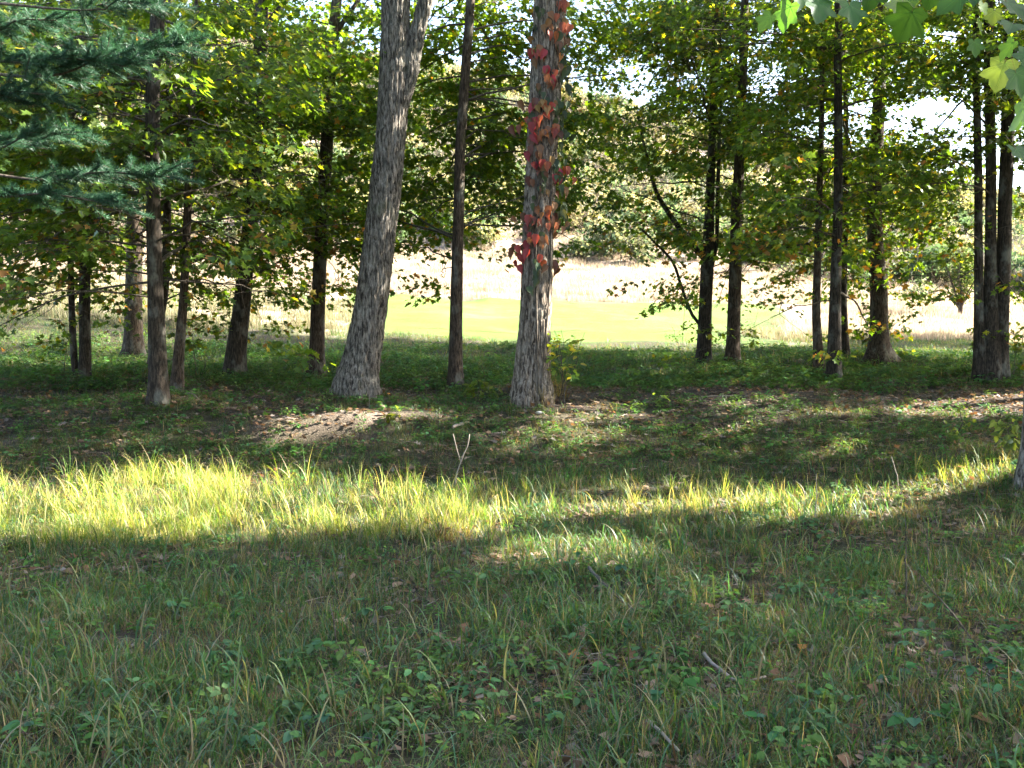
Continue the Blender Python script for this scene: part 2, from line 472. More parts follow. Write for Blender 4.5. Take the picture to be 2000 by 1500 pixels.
def path_from_px(Y, rows, ztop=15., zb=None, dy=0.0):
    pts = []
    for (py, px, w) in rows:
        p = at(px, py, Y); r = .5 * w * Y / F
        pts.append([p[0], p[1], p[2], r])
    pts = np.array(pts)
    pts[:, 1] += dy * (pts[:, 2] - pts[0, 2])
    if zb is not None and pts[0, 2] > zb:
        pts = np.vstack([[pts[0, 0], pts[0, 1], zb, pts[0, 3]], pts[1:] if pts[0, 2] - zb < .2 else pts])
    # carry on above the picture
    if ztop:
        d = pts[-1, :3] - pts[-2, :3]; d = d / np.linalg.norm(d)
        p = pts[-1].copy(); r0 = p[3]
        n = max(2, int((ztop - p[2]) / 2.0))
        for k in range(n):
            d = d * .75 + np.array([R.normal(0, .05), R.normal(0, .05), .3]); d /= np.linalg.norm(d)
            p = p.copy(); p[:3] += d * (ztop - pts[-1, 2]) / n
            p[3] = r0 * (1 - .8 * (k + 1) / n)
            pts = np.vstack([pts, p])
    return pts

def make_tree(name, label, Y, rows, mat, ztop=14., stems=(), big=False, group=None, foliage=1.0, flare=.3, cat='tree', dy=0.0):
    t = Tree()
    x0, z0 = at(rows[0][1], rows[0][0], Y)[[0, 2]]
    gz0 = float(H(x0, Y, False))
    t.root = empty(name, (x0, Y, gz0), label, cat, group)
    path = path_from_px(Y, rows, ztop, gz0 - .12, dy)
    g = Geo(); g.add(*trunk_geo(path, .022 if big else .14, 144 if big else 18, None, flare, gz0, big))
    o = obj('trunk', g.mesh('trunk', (x0, Y, gz0), True), mat, t.root)
    for st in stems:
        sp_ = path_from_px(Y + st.get('dY', 0), st['rows'], st.get('ztop', ztop * .85), st.get('zb'))
        if 'zb' in st and st['zb'] is None: pass
        g = Geo(); g.add(*trunk_geo(sp_, .022 if big else .14, 84 if big else 14, None, st.get('flare', 0), gz0, big))
        obj('stem', g.mesh('stem', (x0, Y, gz0), True), mat, t.root)
    t.x, t.y, t.z, t.path, t.w = x0, Y, gz0, path, foliage
    t.crown = Geo(); t.top = ztop; t.sprays = []; t.offframe = False
    TREES.append(t)
    return t

def Yb(px, py): return float(gnd(px, py)[1])

T = {}
y = Yb(155, 742)
T['twin'] = make_tree('maple_tree', 'slim double-stemmed maple, two thin dark stems rising from one mossy base', y,
    [(742, 160, 22), (700, 166, 21), (600, 165, 20), (430, 168, 20), (300, 170, 18), (150, 166, 15), (0, 163, 13)], M_BARK, 12,
    stems=[dict(rows=[(748, 152, 14), (700, 145, 13), (600, 140, 12), (430, 137, 11), (300, 139, 10), (150, 142, 9), (0, 140, 8)], zb=float(H(at(152, 742, y)[0], y, False)) - .1)])
y = Yb(262, 692)
T['fork'] = make_tree('maple_tree', 'pale grey maple at the field edge forking into three stems above head height', y,
    [(692, 262, 38), (640, 261, 34), (520, 262, 31), (420, 263, 29), (320, 258, 26), (260, 256, 17), (150, 256, 16), (0, 250, 14)], M_BARK_RED, 13,
    stems=[dict(rows=[(330, 252, 14), (300, 240, 12), (240, 224, 11), (160, 213, 10), (60, 203, 9), (0, 196, 8)]),
           dict(rows=[(280, 252, 14), (240, 243, 12), (160, 234, 11), (60, 220, 9), (0, 214, 8)])])
y = Yb(308, 792)
T['dark'] = make_tree('maple_tree', 'dark straight maple trunk with flared base on bare leaf litter', y,
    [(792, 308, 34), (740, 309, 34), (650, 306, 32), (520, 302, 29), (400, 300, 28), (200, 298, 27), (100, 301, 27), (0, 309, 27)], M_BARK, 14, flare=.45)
y = Yb(293, 722)
T['thinbehind'] = make_tree('maple_tree', 'thin leaning trunk half hidden behind the dark straight flared trunk', y,
    [(722, 293, 17), (650, 306, 16), (560, 322, 16), (400, 327, 15), (300, 328, 14), (150, 330, 12), (0, 334, 11)], M_BARK_RED, 12, flare=.2)
y = Yb(346, 768)
T['slim'] = make_tree('maple_tree', 'slim light brown maple leaning slightly, knot halfway up, beside the dark flared trunk', y,
    [(768, 345, 24), (700, 349, 20), (600, 357, 17), (520, 362, 16), (470, 364, 16), (300, 371, 15), (150, 378, 13), (0, 386, 12)], M_BARK_RED, 12)
y = Yb(458, 738)
T['lean'] = make_tree('maple_tree', 'medium maple with mossy leaning trunk between slim brown trunk and straight trunk', y,
    [(738, 458, 42), (690, 461, 37), (600, 472, 33), (500, 481, 30), (400, 492, 28), (300, 500, 27), (150, 507, 26), (0, 512, 25)], M_BARK, 14,
    stems=[dict(rows=[(70, 512, 16), (40, 530, 14), (10, 552, 12), (-30, 575, 10)], ztop=9)])
y = Yb(617, 731)
T['warm'] = make_tree('maple_tree', 'medium straight maple with warm brown trunk and leafy low branches, beside the huge leaning trunk', y,
    [(731, 617, 34), (690, 619, 29), (600, 621, 27), (450, 628, 25), (300, 637, 25), (150, 645, 21), (60, 651, 20), (0, 658, 20)], M_BARK_RED, 15,
    stems=[dict(rows=[(70, 655, 10), (40, 672, 9), (0, 700, 8), (-60, 735, 7)], ztop=8)])
y = Yb(700, 762)
T['giant'] = make_tree('maple_tree', 'largest tree, leaning grey furrowed trunk that splits into two stems high up', y,
    [(766, 698, 84), (735, 700, 76), (700, 708, 70), (600, 724, 66), (500, 737, 64), (400, 749, 63), (330, 757, 61), (267, 763, 59), (200, 768, 60), (140, 770, 60), (60, 772, 57), (0, 773, 56), (-60, 775, 54)], M_BARK_BIG, 17, big=True, flare=.16,
    stems=[dict(rows=[(260, 770, 30), (200, 783, 36), (150, 797, 38), (100, 806, 36), (50, 819, 32), (0, 831, 30), (-60, 846, 28)], ztop=14)])
y = Yb(890, 752)
T['pole'] = make_tree('maple_tree', 'slender dark pole-like maple standing alone between the two big grey trunks', y,
    [(752, 890, 27), (720, 890, 26), (600, 891, 24), (500, 893, 22), (400, 896, 21), (300, 898, 20), (200, 905, 19), (100, 912, 18), (0, 919, 17)], M_BARK_RED, 14, flare=.3)
y = Yb(1040, 778)
T['vine'] = make_tree('maple_tree', 'large pale furrowed trunk wrapped in red creeper leaves', y,
    [(780, 1040, 78), (740, 1039, 70), (700, 1041, 66), (600, 1047, 62), (500, 1050, 61), (400, 1053, 61), (300, 1058, 62), (200, 1064, 62), (100, 1070, 62), (0, 1075, 62), (-60, 1078, 58)], M_BARK_TAN, 16, big=True, flare=.2)
y = Yb(1375, 716)
T['crook'] = make_tree('maple_tree', 'dark maple with a crooked low limb and bushy low sprays beside the field', y,
    [(716, 1374, 29), (690, 1375, 27), (600, 1378, 25), (530, 1381, 25), (490, 1383, 24), (400, 1386, 18), (250, 1392, 15), (100, 1396, 13), (0, 1398, 12)], M_BARK, 13,
    stems=[dict(rows=[(520, 1390, 9), (480, 1399, 8), (420, 1401, 8), (300, 1404, 7)], ztop=7),
           dict(rows=[(505, 1376, 13), (488, 1360, 12), (450, 1330, 11), (410, 1302, 10), (370, 1280, 8), (300, 1262, 6)], ztop=6.5),
           dict(rows=[(640, 1374, 7), (615, 1352, 6.5), (560, 1331, 6), (510, 1313, 5.5), (470, 1275, 4.5), (445, 1250, 3.5)], ztop=0)])
y = Yb(1430, 718)
T['grey'] = make_tree('maple_tree', 'straight grey-brown maple close beside the crooked-limbed dark maple', y,
    [(718, 1429, 28), (690, 1431, 26), (600, 1434, 25), (500, 1437, 24), (400, 1440, 22), (250, 1447, 19), (100, 1452, 16), (0, 1455, 15)], M_BARK_RED, 13, flare=.35)
y = Yb(1600, 737)
T['bent'] = make_tree('maple_tree', 'thin maple with slightly bent lower trunk, left neighbour of a taller straight stem', y,
    [(737, 1601, 21), (700, 1599, 19), (650, 1596, 17), (600, 1594, 16), (500, 1597, 14), (400, 1600, 13), (220, 1605, 10), (100, 1606, 8), (0, 1607, 7)], M_BARK_RED, 9)
y = Yb(1630, 746)
T['straight'] = make_tree('maple_tree', 'tall straight dark stem with long bare side branches near the thin bent maple', y,
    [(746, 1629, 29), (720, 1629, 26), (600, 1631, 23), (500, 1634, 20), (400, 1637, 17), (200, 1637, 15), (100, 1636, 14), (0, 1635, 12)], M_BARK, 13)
y = Yb(1650, 702)
T['hidden'] = make_tree('maple_tree', 'maple trunk mostly hidden behind the tall straight dark stem', y,
    [(702, 1649, 21), (680, 1649, 18), (600, 1647, 15), (500, 1648, 13), (350, 1650, 11), (200, 1652, 9)], M_BARK, 10)
y = Yb(1716, 706)
T['rooted'] = make_tree('maple_tree', 'stout maple with spreading roots and swollen trunk at the field edge', y,
    [(706, 1716, 42), (680, 1716, 36), (600, 1717, 33), (545, 1716, 34), (500, 1711, 31), (400, 1708, 28), (300, 1711, 25), (200, 1717, 24), (100, 1719, 20), (0, 1720, 17)], M_BARK_RED, 13, flare=.8)
y = Yb(1935, 738)
zb = float(H(at(1935, 738, y)[0], y, False)) - .1
T['triple'] = make_tree('maple_tree', 'black-looking cluster of three tall stems fused at the base', y,
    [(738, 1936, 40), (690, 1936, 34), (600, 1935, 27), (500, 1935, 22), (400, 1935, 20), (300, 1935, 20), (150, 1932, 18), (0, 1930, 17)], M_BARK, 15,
    stems=[dict(rows=[(738, 1918, 24), (690, 1914, 22), (600, 1912, 18), (500, 1911, 16), (400, 1911, 15), (300, 1910, 15), (150, 1907, 13), (0, 1905, 11)], zb=zb, flare=.4),
           dict(rows=[(738, 1955, 26), (690, 1955, 26), (600, 1957, 26), (500, 1961, 26), (400, 1963, 25), (300, 1967, 25), (150, 1970, 24), (0, 1976, 22)], zb=zb, flare=.4)])
y = Yb(2010, 952)
T['edge'] = make_tree('maple_tree', 'rough grey trunk base standing in the sunlit grass, closest to the grass strip', y,
    [(952, 2016, 56), (900, 2018, 46), (800, 2022, 42), (600, 2024, 40), (300, 2030, 36), (0, 2036, 34)], M_BARK_BIG, 13, flare=.5)
# maple whose limb reaches in over the top of the picture
near_xy = (4.7, 4.1)
def plain_tree(x, y, r, ztop, label, group=None, mat=M_BARK, lean=.25):
    t = Tree(); z0 = float(H(x, y, False))
    t.root = empty('maple_tree', (x, y, z0), label, 'tree', group)
    n = 6; hh = np.linspace(-.15, ztop - z0, n)
    P = np.stack([x + lean * np.cumsum(R.normal(0, .35, n)) * np.linspace(0, 1, n), y + lean * np.cumsum(R.normal(0, .35, n)) * np.linspace(0, 1, n), z0 + hh, r * np.linspace(1, .2, n)], -1)
    g = Geo(); g.add(*trunk_geo(P, .4, 14, None, .5, z0)); obj('trunk', g.mesh('trunk', (x, y, z0), True), mat, t.root)
    t.x, t.y, t.z, t.path, t.w = x, y, z0, P, 0
    t.crown = Geo(); t.top = ztop; t.sprays = []; t.offframe = True
    TREES.append(t); return t
T['near'] = plain_tree(*near_xy, .16, 12, 'maple whose leafy limb hangs into the top of the view from outside')
k = 0
for ty in np.arange(4.5, 43, 5.6):
    for tx in np.arange(9.5, 46, 6.2):
        X = tx + R.uniform(-1.4, 1.4); Yt = ty + R.uniform(-1.4, 1.4)
        if X < .56 * Yt + 2.5: continue
        plain_tree(X, Yt, R.uniform(.12, .24), R.uniform(15, 19) + 8 * (Yt > 25), 'maple of the shady wood standing to the right beyond the view', 'maples of the wood outside the view')
        k += 1

# ------------------------------------------------------------------ foliage seen in the picture
DEN = np.array([
 [.85,.85,.85,.85,.85,.70,.50,.40,.40,.55,.45,.55,.82,.90,.90,.90,.90,.90,.90,.85],
 [.85,.85,.85,.85,.85,.80,.65,.45,.35,.48,.45,.45,.62,.80,.88,.88,.88,.85,.85,.70],
 [.85,.85,.85,.85,.85,.85,.80,.55,.45,.55,.55,.70,.75,.80,.88,.88,.85,.68,.50,.35],
 [.78,.78,.78,.75,.80,.72,.70,.40,.35,.48,.45,.50,.65,.75,.80,.82,.82,.80,.55,.25],
 [.75,.75,.65,.62,.66,.66,.55,.45,.42,.28,.25,.25,.32,.52,.66,.75,.76,.72,.40,.22],
 [.45,.45,.33,.33,.42,.52,.48,.15,.08,.02,.01,.02,.22,.32,.18,.18,.25,.28,.10,.12],
 [.20,.22,.10,.10,.10,.08,.06,.00,.00,.00,.00,.00,.02,.14,.08,.03,.10,.14,.02,.10],
 [.00,.00,.00,.00,.00,.00,.00,.00,.00,.00,.00,.00,.00,.00,.00,.00,.00,.00,.00,.00]])
GREEN = np.array([(.048, .090, .012), (.062, .108, .014), (.037, .073, .014), (.085, .122, .015)])
YELL = np.array([(.20, .20, .02), (.15, .18, .025), (.24, .19, .03)])
BRN = np.array([(.16, .085, .03), (.20, .09, .03), (.12, .08, .03)])
def leafcols(n, py, yel=.07, brn=.03):
    c = GREEN[R.integers(0, len(GREEN), n)] * R.uniform(.7, 1.3, (n, 1))
    u = R.random(n)
    k = u < yel; c[k] = YELL[R.integers(0, 3, k.sum())] * R.uniform(.8, 1.2, (k.sum(), 1))
    k = u > 1 - brn; c[k] = BRN[R.integers(0, 3, k.sum())] * R.uniform(.8, 1.2, (k.sum(), 1))
    return c
CLEAN = [T['giant'], T['pole'], T['vine']]
fol = [t for k_, t in T.items() if k_ not in ('near', 'edge', 'giant', 'vine')]
def trunk_x(t, z): return np.interp(z, t.path[:, 2], t.path[:, 0]), np.interp(z, t.path[:, 2], t.path[:, 1]), np.interp(z, t.path[:, 2], t.path[:, 3])
KD = 9.0
for j in range(8):
    for i in range(-1, 21):
        c = DEN[j, min(max(i, 0), 19)]
        if c <= 0: continue
        tau = -math.log(1 - c) * KD * (1.25 if i < 7 else 1)
        nsp = R.poisson(tau * .53 / .085)
        for _ in range(nsp):
            px = (i + R.random()) * 100; py = (j + R.random()) * 100
            cl = float(vnoise(np.array([px / 150. + 3, py / 46. + px / 400., 2.5]))) * .65 + .35 * float(vnoise(np.array([px / 60. + 9, py / 30., 7.5])))
            if R.random() > np.clip((cl - .30) / .38, .03, 1): continue
            ws = []
            for t in fol:
                tx = trunk_x(t, at(px, py, t.y)[2])[0]
                dx = abs(at(px, py, t.y)[0] - tx)
                ws.append(math.exp(-(dx / 1.5) ** 2) + 1e-5 * math.exp(-dx))
            ws = np.array(ws); t = fol[R.choice(len(fol), p=ws / ws.sum())]
            Y = t.y + R.normal(0, 1.2)
            if t is T['pole']: Y = t.y + abs(R.normal(.8, .8)) + .3
            P = at(px, py, max(Y, 9.5))
            ok = True
            for ct in CLEAN:
                cx, cyy, cr = trunk_x(ct, P[2])
                cpx = proj([[cx, cyy, P[2]]])[0][0]
                if abs(px - cpx) < 40 + cr * F / cyy and P[1] < cyy + .5:
                    P = at(px, py, cyy + .5 + abs(R.normal(0, 1.2)))
            for ct in T.values():
                if ct in CLEAN or ct.offframe: continue
                cx, cyy, cr = trunk_x(ct, P[2])
                cpx = proj([[cx, cyy, P[2]]])[0][0]
                if abs(px - cpx) < 14 + cr * F / cyy and P[1] < cyy + .3 and R.random() < .72:
                    P = at(px, py, cyy + .4 + abs(R.normal(0, 1.0)))
            t.sprays.append((P, py))
# extra sprays just above the picture edge so the foliage goes on upward
for _ in range(420):
    px = R.uniform(-150, 2150); py = R.uniform(-260, 0)
    t = fol[R.integers(len(fol))]
    P = at(px, py, t.y + R.normal(0, 1.3))
    if abs(P[0] - trunk_x(t, P[2])[0]) < 3.2: t.sprays.append((P, py))

def limb_path(a, b, sag, n=7):
    t = np.linspace(0, 1, n)[:, None]
    m = (a + b) / 2 + np.array([R.normal(0, .06), R.normal(0, .06), sag])
    p = (1 - t) ** 2 * a + 2 * t * (1 - t) * m + t ** 2 * b
    p[1:-1] += R.normal(0, .018, (n - 2, 3))
    return p

lit_drop = 0
for t in fol:
    if not t.sprays: continue
    P = np.array([s[0] for s in t.sprays]); PY = np.array([s[1] for s in t.sprays])
    # leaves the light strip needs free are thinned: their shadow would fall in it
    sx, sy = shadow_pt(P)
    keep = R.random(len(P)) > .9 * lit_wide(sx, sy) * (sy < 14.5)
    lit_drop += (~keep).sum()
    P, PY = P[keep], PY[keep]
    n = len(P); kk = max(1, int(math.ceil(n / 7)))
    Cn = P[R.choice(n, kk, replace=False)].copy()
    sc = np.array([1, 1, 1.6])
    for _ in range(6):
        lab = np.argmin((((P[:, None] - Cn[None]) * sc) ** 2).sum(-1), 1)
        for q_ in range(kk):
            if (lab == q_).any(): Cn[q_] = P[lab == q_].mean(0)
    org = np.array(t.root.location); batch = []
    for q_ in range(kk):
        mem = np.nonzero(lab == q_)[0]
        if len(mem) < 2: continue
        cpt = Cn[q_]
        hd = math.hypot(cpt[0] - t.x, cpt[1] - t.y)
        zt = max(t.z + R.uniform(1.2, 2.2), cpt[2] + R.uniform(-.35, .3) * hd)
        zt = min(zt, t.path[-1, 2] - .5)
        txx, tyy, trr = trunk_x(t, zt)
        a = np.array([txx, tyy, zt])
        g = Geo()
        lp = limb_path(a, cpt, .10 * hd, 9)
        r0 = min(.7 * trr, .005 + .0052 * hd)
        g.add(*tube(lp, np.linspace(r0, .004, 9), 5))
        for s in mem:
            sp0 = lp[R.integers(4, 8)]
            outv = P[s] - a; outv[2] = 0; outv /= np.linalg.norm(outv) + 1e-6
            ang = R.normal(0, .5); ca, sa = math.cos(ang), math.sin(ang)
            dr = np.array([outv[0] * ca - outv[1] * sa, outv[0] * sa + outv[1] * ca, R.normal(-.16, .14)])
            L = R.uniform(.55, .95)
            b0, b1 = P[s] - dr * L * .5, P[s] + dr * L * .5
            tw = np.vstack([limb_path(sp0, b0, .03, 5), b1[None]])
            g.add(*tube(tw, np.linspace(.0045, .0015, 6), 4))
            nl = R.integers(24, 38)
            u = R.random(nl)
            lat = np.cross(dr, [0, 0, 1]); lat /= np.linalg.norm(lat) + 1e-6
            side = R.choice([-1, 1], nl)
            off = side * R.uniform(.03, .30, nl) * (1 - .5 * u)
            pos = b0 + dr * (u * L)[:, None] + lat * off[:, None] + np.stack([R.normal(0, .02, nl), R.normal(0, .02, nl), R.normal(-.01, .05, nl)], -1)
            d = dr * R.uniform(.4, 1.2, nl)[:, None] + lat * (side * R.uniform(.2, 1.1, nl))[:, None] + R.normal(0, .3, (nl, 3))
            d[:, 2] = -R.uniform(.05, 1.1, nl) * np.linalg.norm(d[:, :2], axis=1)
            nr = np.array([0, 0, 1.]) + R.normal(0, .45, (nl, 3))
            low = PY[s] > 430
            batch.append((pos, d, nr, R.uniform(.07, .125, nl) * R.uniform(.75, 1.1), leafcols(nl, PY[s], .10 if P[s][0] > 2 else .06, .10 if low else .02)))
        obj('branch', g.mesh('branch', org, True), M_TWIG, t.root)
    A_ = [np.concatenate([b_[i_] for b_ in batch]) for i_ in range(5)]
    lx_, ly_ = shadow_pt(A_[0])
    kl = R.random(len(lx_)) > .97 * lit_wide(lx_, ly_) * (ly_ < 14.5)
    leaves(t.crown, MAPLE, *[a_[kl] for a_ in A_])

# ------------------------------------------------------------------ high canopy above the picture (shades the floor)
xy = np.array([(t.x, t.y) for t in TREES])
def canopy(npts, raised):
    X = R.uniform(-20, 17, npts); Yg = R.uniform(2.2, 38, npts)
    Z = H(X, Yg, False)
    if raised:
        X = np.where(R.random(npts) < .8, R.uniform(-11, -1, npts), X)
        Yg = R.uniform(10, 22, npts); Z = H(X, Yg, False) + R.uniform(.5, 6, npts)
    else:
        k = (np.abs(X) < .56 * Yg + 1.5) & (lit(X, Yg) < R.random(npts) * .98 + .01)
        X, Yg, Z = X[k], Yg[k], Z[k]
    zc = 5.2 + 12.3 * R.random(len(X)) ** 1.7
    zc = np.where((Yg > 21) & (not raised), R.uniform(10, 27, len(X)), zc)
    h = zc - Z
    C = np.stack([X, Yg, Z], -1) + SD[None] * (h / SD[2])[:, None]
    px, py, dz = proj(C)
    k = (h > 1) & ~((dz > 1) & (px > -80) & (px < 2080) & (py > -60))
    C = C[k]
    d2 = np.linalg.norm(C[:, None, :2] - xy[None], axis=2)
    near = np.argmin(d2, 1); dm = d2[np.arange(len(C)), near]
    tops = np.array([t.top for t in TREES])[near]
    k = (dm < 4.3) & (C[:, 2] < tops + .8)
    return C[k], near[k]
CC = [canopy(46000, False), canopy(5000, True)]
C = np.vstack([c[0] for c in CC]); own = np.concatenate([c[1] for c in CC])
for ti, t in enumerate(TREES):
    Cs = C[own == ti]
    if not len(Cs): continue
    m_ = 9
    pos = np.repeat(Cs, m_, 0) + R.normal(0, .17, (len(Cs) * m_, 3)) * [1, 1, .55]
    sx, sy = shadow_pt(pos)
    k = lit_wide(sx, sy) * (np.abs(sx) < .56 * sy + 2) < R.uniform(.35, .75, len(sx))
    tz = (pos[:, 2] - 4.6) / SD[2]      # thinner where it would keep the low sun off the lower crowns
    mx_, my_ = pos[:, 0] - SD[0] * tz, pos[:, 1] - SD[1] * tz
    k &= ~((tz > 0) & (mx_ > -9) & (mx_ < 10) & (my_ > 11.5) & (my_ < 21) & (R.random(len(pos)) < .5))
    pos = pos[k]; n = len(pos)
    d = R.normal(0, 1, (n, 3)); d[:, 2] -= .5
    leaves(t.crown, KITE, pos, d, np.array([0, 0, 1.]) + R.normal(0, .5, (n, 3)), R.uniform(.14, .22, n), leafcols(n, 0, .05, .01))
    # main limbs that carry it
    for q_ in range(7):
        if len(Cs) < 8: break
        b_ = Cs[R.integers(len(Cs))]
        hd = math.hypot(b_[0] - t.x, b_[1] - t.y)
        zt = min(max(b_[2] - .7 * hd, t.z + 3, 2.0 + .37 * t.y), t.path[-1, 2] - .3)
        if zt > b_[2] + .5: continue
        a = np.array(trunk_x(t, zt)[:2] + (zt,))
        g = Geo(); g.add(*tube(limb_path(a, b_, .1, 6), np.linspace(.035, .008, 6), 5))
        obj('branch', g.mesh('branch', t.root.location, True), M_TWIG, t.root)
nleaf = 0
for t in TREES:
    if t.crown.n:
        me = t.crown.mesh('crown', t.root.location)
        nleaf += len(me.polygons)
        obj('crown', me, M_LEAF, t.root, kind='stuff')
print('leaf polys', nleaf, 'sprays', sum(len(t.sprays) for t in fol), 'canopy', len(C), 'dropped', lit_drop)

# ------------------------------------------------------------------ limb of near maple over the view, leaf by leaf
t = T['near']; org = np.array(t.root.location)
NL = [(1599, 19, 66, 0), (1665, 29, 56, 0), (1761, 19, 60, 1), (1767, 52, 72, 0), (1535, 36, 56, 0), (1493, 46, 40, 2), (1953, 150, 62, 1), (1993, 165, 60, 2),
      (1993, 227, 70, 2), (2000, 306, 60, 0), (1975, 53, 56, 2), (1855, 6, 60, 0), (1700, -5, 60, 0), (1560, -8, 60, 0), (1640, -15, 60, 2), (1820, -10, 60, 0),
      (1925, 20, 34, 1), (1915, 55, 30, 1), (1940, 35, 30, 1), (1905, 95, 34, 2), (1965, 100, 44, 2), (1985, 20, 60, 0), (2010, 120, 60, 0), (2020, 250, 66, 0), (1790, -20, 60, 2), (1900, -15, 56, 0)]
LC = [(.025, .065, .018), (.12, .17, .06), (.045, .10, .02)]
def leaf_mesh(name, tpl, col):
    g = Geo(); n1 = np.array([[0, 0, 1.]])
    leaves(g, tpl, np.zeros((1, 3)), np.array([[0, 1., 0]]), n1, np.array([1.]), np.array([col]))
    return g.mesh(name)
BIGMAPLE = (np.array([(0, 0, 0), (.20, -.10, .03), (.46, .0, .07), (.42, .12, .06), (.37, .27, .03), (.52, .38, .06), (.62, .56, .05), (.46, .62, .05), (.28, .63, .02), (.25, .78, .0), (0, 1., -.14),
                     (-.25, .78, .0), (-.28, .63, .02), (-.46, .62, .05), (-.62, .56, .05), (-.52, .38, .06), (-.37, .27, .03), (-.42, .12, .06), (-.46, .0, .07), (-.20, -.10, .03)], float),
            np.array([11, 11]), np.array([0, 1, 2, 3, 4, 5, 6, 7, 8, 9, 10, 0, 10, 11, 12, 13, 14, 15, 16, 17, 18, 19]))
def near_leaf(col):
    g = Geo(); tv_ = BIGMAPLE[0].copy(); n_ = len(tv_)
    hub = np.array([[0, .10, -.01]]); V = np.vstack([tv_, hub]); lp = []
    for i_ in range(n_): lp += [n_, i_, (i_ + 1) % n_]
    c = np.array([col]) * np.where(np.arange(n_ + 1) == n_, 1.35, np.where(np.arange(n_ + 1) % 2 == 0, .85, 1.05))[:, None]
    g.add(V, [3] * n_, lp, c)
    for ti_ in (2, 6, 10, 14, 18):
        a_, b_ = hub[0], tv_[ti_]; d_ = (b_ - a_) / np.linalg.norm(b_ - a_); sd_ = np.cross(d_, [0, 0, 1.]) * .010
        for o_ in (.006, -.006):
            e_ = np.array([0, 0, o_]); g.add(np.array([a_ - sd_ + e_, a_ + sd_ + e_, b_ + e_]), [3], [0, 1, 2], tuple(min(1, x_ * 2.0) for x_ in col))
    g.add(*tube(np.array([[0, .10, 0], [0, -.25, .04], [.03, -.55, .10]]), [.008, .007, .007], 4), (.16, .12, .05))
    return g.mesh('near_leaf')
near_me = [near_leaf(c_) for c_ in LC]
for me in near_me: me.materials.append(M_LEAF)
def basis(d, nr):
    d = Vector(d).normalized(); sd = d.cross(Vector(nr)).normalized(); nn = sd.cross(d)
    from mathutils import Matrix
    return Matrix((sd, d, nn)).transposed()
lim = np.array([at(2330, 20, 4.1), at(2080, -35, 3.9), at(1850, -45, 3.75), at(1650, -50, 3.7), at(1470, -40, 3.6)])
lim = np.vstack([[t.x, t.y, lim[0, 2] - .25], lim])
lim = catmull(lim, .15)
g = Geo(); g.add(*tube(lim, np.linspace(.03, .006, len(lim)), 8))
g.add(*tube(catmull([at(2080, -30, 3.9), at(2040, 80, 3.7), at(2012, 200, 3.6), at(2005, 300, 3.55)], .1), np.linspace(.008, .003, len(catmull([at(2080, -30, 3.9), at(2040, 80, 3.7), at(2012, 200, 3.6), at(2005, 300, 3.55)], .1))), 5))
bo = obj('branch', g.mesh('branch', org, True), M_TWIG, t.root)
for (px, py, s, ci) in NL:
    Y = R.uniform(3.4, 4.0)
    size = s * 1.0 * Y / F
    d = np.array([R.normal(0, .5), R.normal(0, .4), -.8 if s > 50 else -.5])
    nr = np.array([R.normal(0, .35), -.75 + R.normal(0, .3), .7])
    p = at(px, py, Y) - d / np.linalg.norm(d) * size * .5
    o = obj('leaf', near_me[ci], None, t.root)
    o.matrix_local = (basis(d, nr) * size).to_4x4()
    o.location = p - org

# ------------------------------------------------------------------ red creeper on the pale trunk
tv = T['vine']; vroot = empty('creeper_vine', tv.root.location, 'creeper vine with red and dark green leaves climbing the pale furrowed trunk', 'vine')
vorg = np.array(vroot.location)
VC = [(.26, .05, .035), (.30, .10, .045), (.30, .05, .06), (.13, .06, .035), (.05, .075, .03), (.035, .055, .025), (.20, .11, .045)]
VT = np.array([(0, 0, 0), (.22, .06, .0), (.33, .24, .0), (.29, .42, .0), (.33, .52, .0), (.17, .74, .0), (0, 1.05, 0), (-.17, .74, .0), (-.28, .55, .0), (-.33, .40, .0), (-.30, .22, .0), (-.20, .05, .0), (0, .5, 0)], float)
VT[:, 2] = .42 * np.abs(VT[:, 0]) - .22 * VT[:, 1] ** 2 + .04 * np.sin(VT[:, 1] * 11)
VINE = (VT, np.array([4, 4, 3, 4, 4, 3]), np.array([0, 1, 2, 12, 2, 3, 4, 12, 12, 4, 5, 12, 8, 9, 10, 12, 10, 11, 0, 12, 7, 8]))
VINE = (VT, np.array([4, 4, 4, 4, 4, 4]), np.array([0, 1, 2, 12, 12, 2, 3, 4, 12, 4, 5, 6, 12, 6, 7, 8, 12, 8, 9, 10, 12, 10, 11, 0]))
vm = [leaf_mesh('creeper_leaf', VINE, c_) for c_ in VC]
M_VINE = leaf_mat('leaf_creeper', (1.4, .9, .5), .4, .02, hue=.02)
for me in vm: me.materials.append(M_VINE)
for ph in (-.5, .1, .6):
    zz = np.linspace(tv.z + .05, 7.0, 40)
    tx, ty, tr = trunk_x(tv, zz)
    a = -math.pi / 2 + ph + .5 * np.sin(zz * 1.3 + ph * 7) * .5
    P = np.stack([tx + (tr + .012) * np.cos(a), ty + (tr + .012) * np.sin(a), zz], -1)
    g = Geo(); g.add(*tube(P, np.linspace(.012, .006, 40), 6)); obj('stem', g.mesh('creeper_stem', vorg, True), M_TWIG, vroot)
spots = []
def vs(px, py, n, sx, sy, cols, s=26):
    for _ in range(n): spots.append((px + R.normal(0, sx), py + R.normal(0, sy), cols[R.integers(len(cols))], s * R.uniform(.75, 1.25)))
vs(1098, 15, 4, 8, 10, [1, 1, 6]); vs(1105, 50, 3, 5, 8, [1, 0]); vs(1085, 55, 3, 6, 10, [6, 1]); vs(1100, 80, 4, 8, 12, [3, 5])
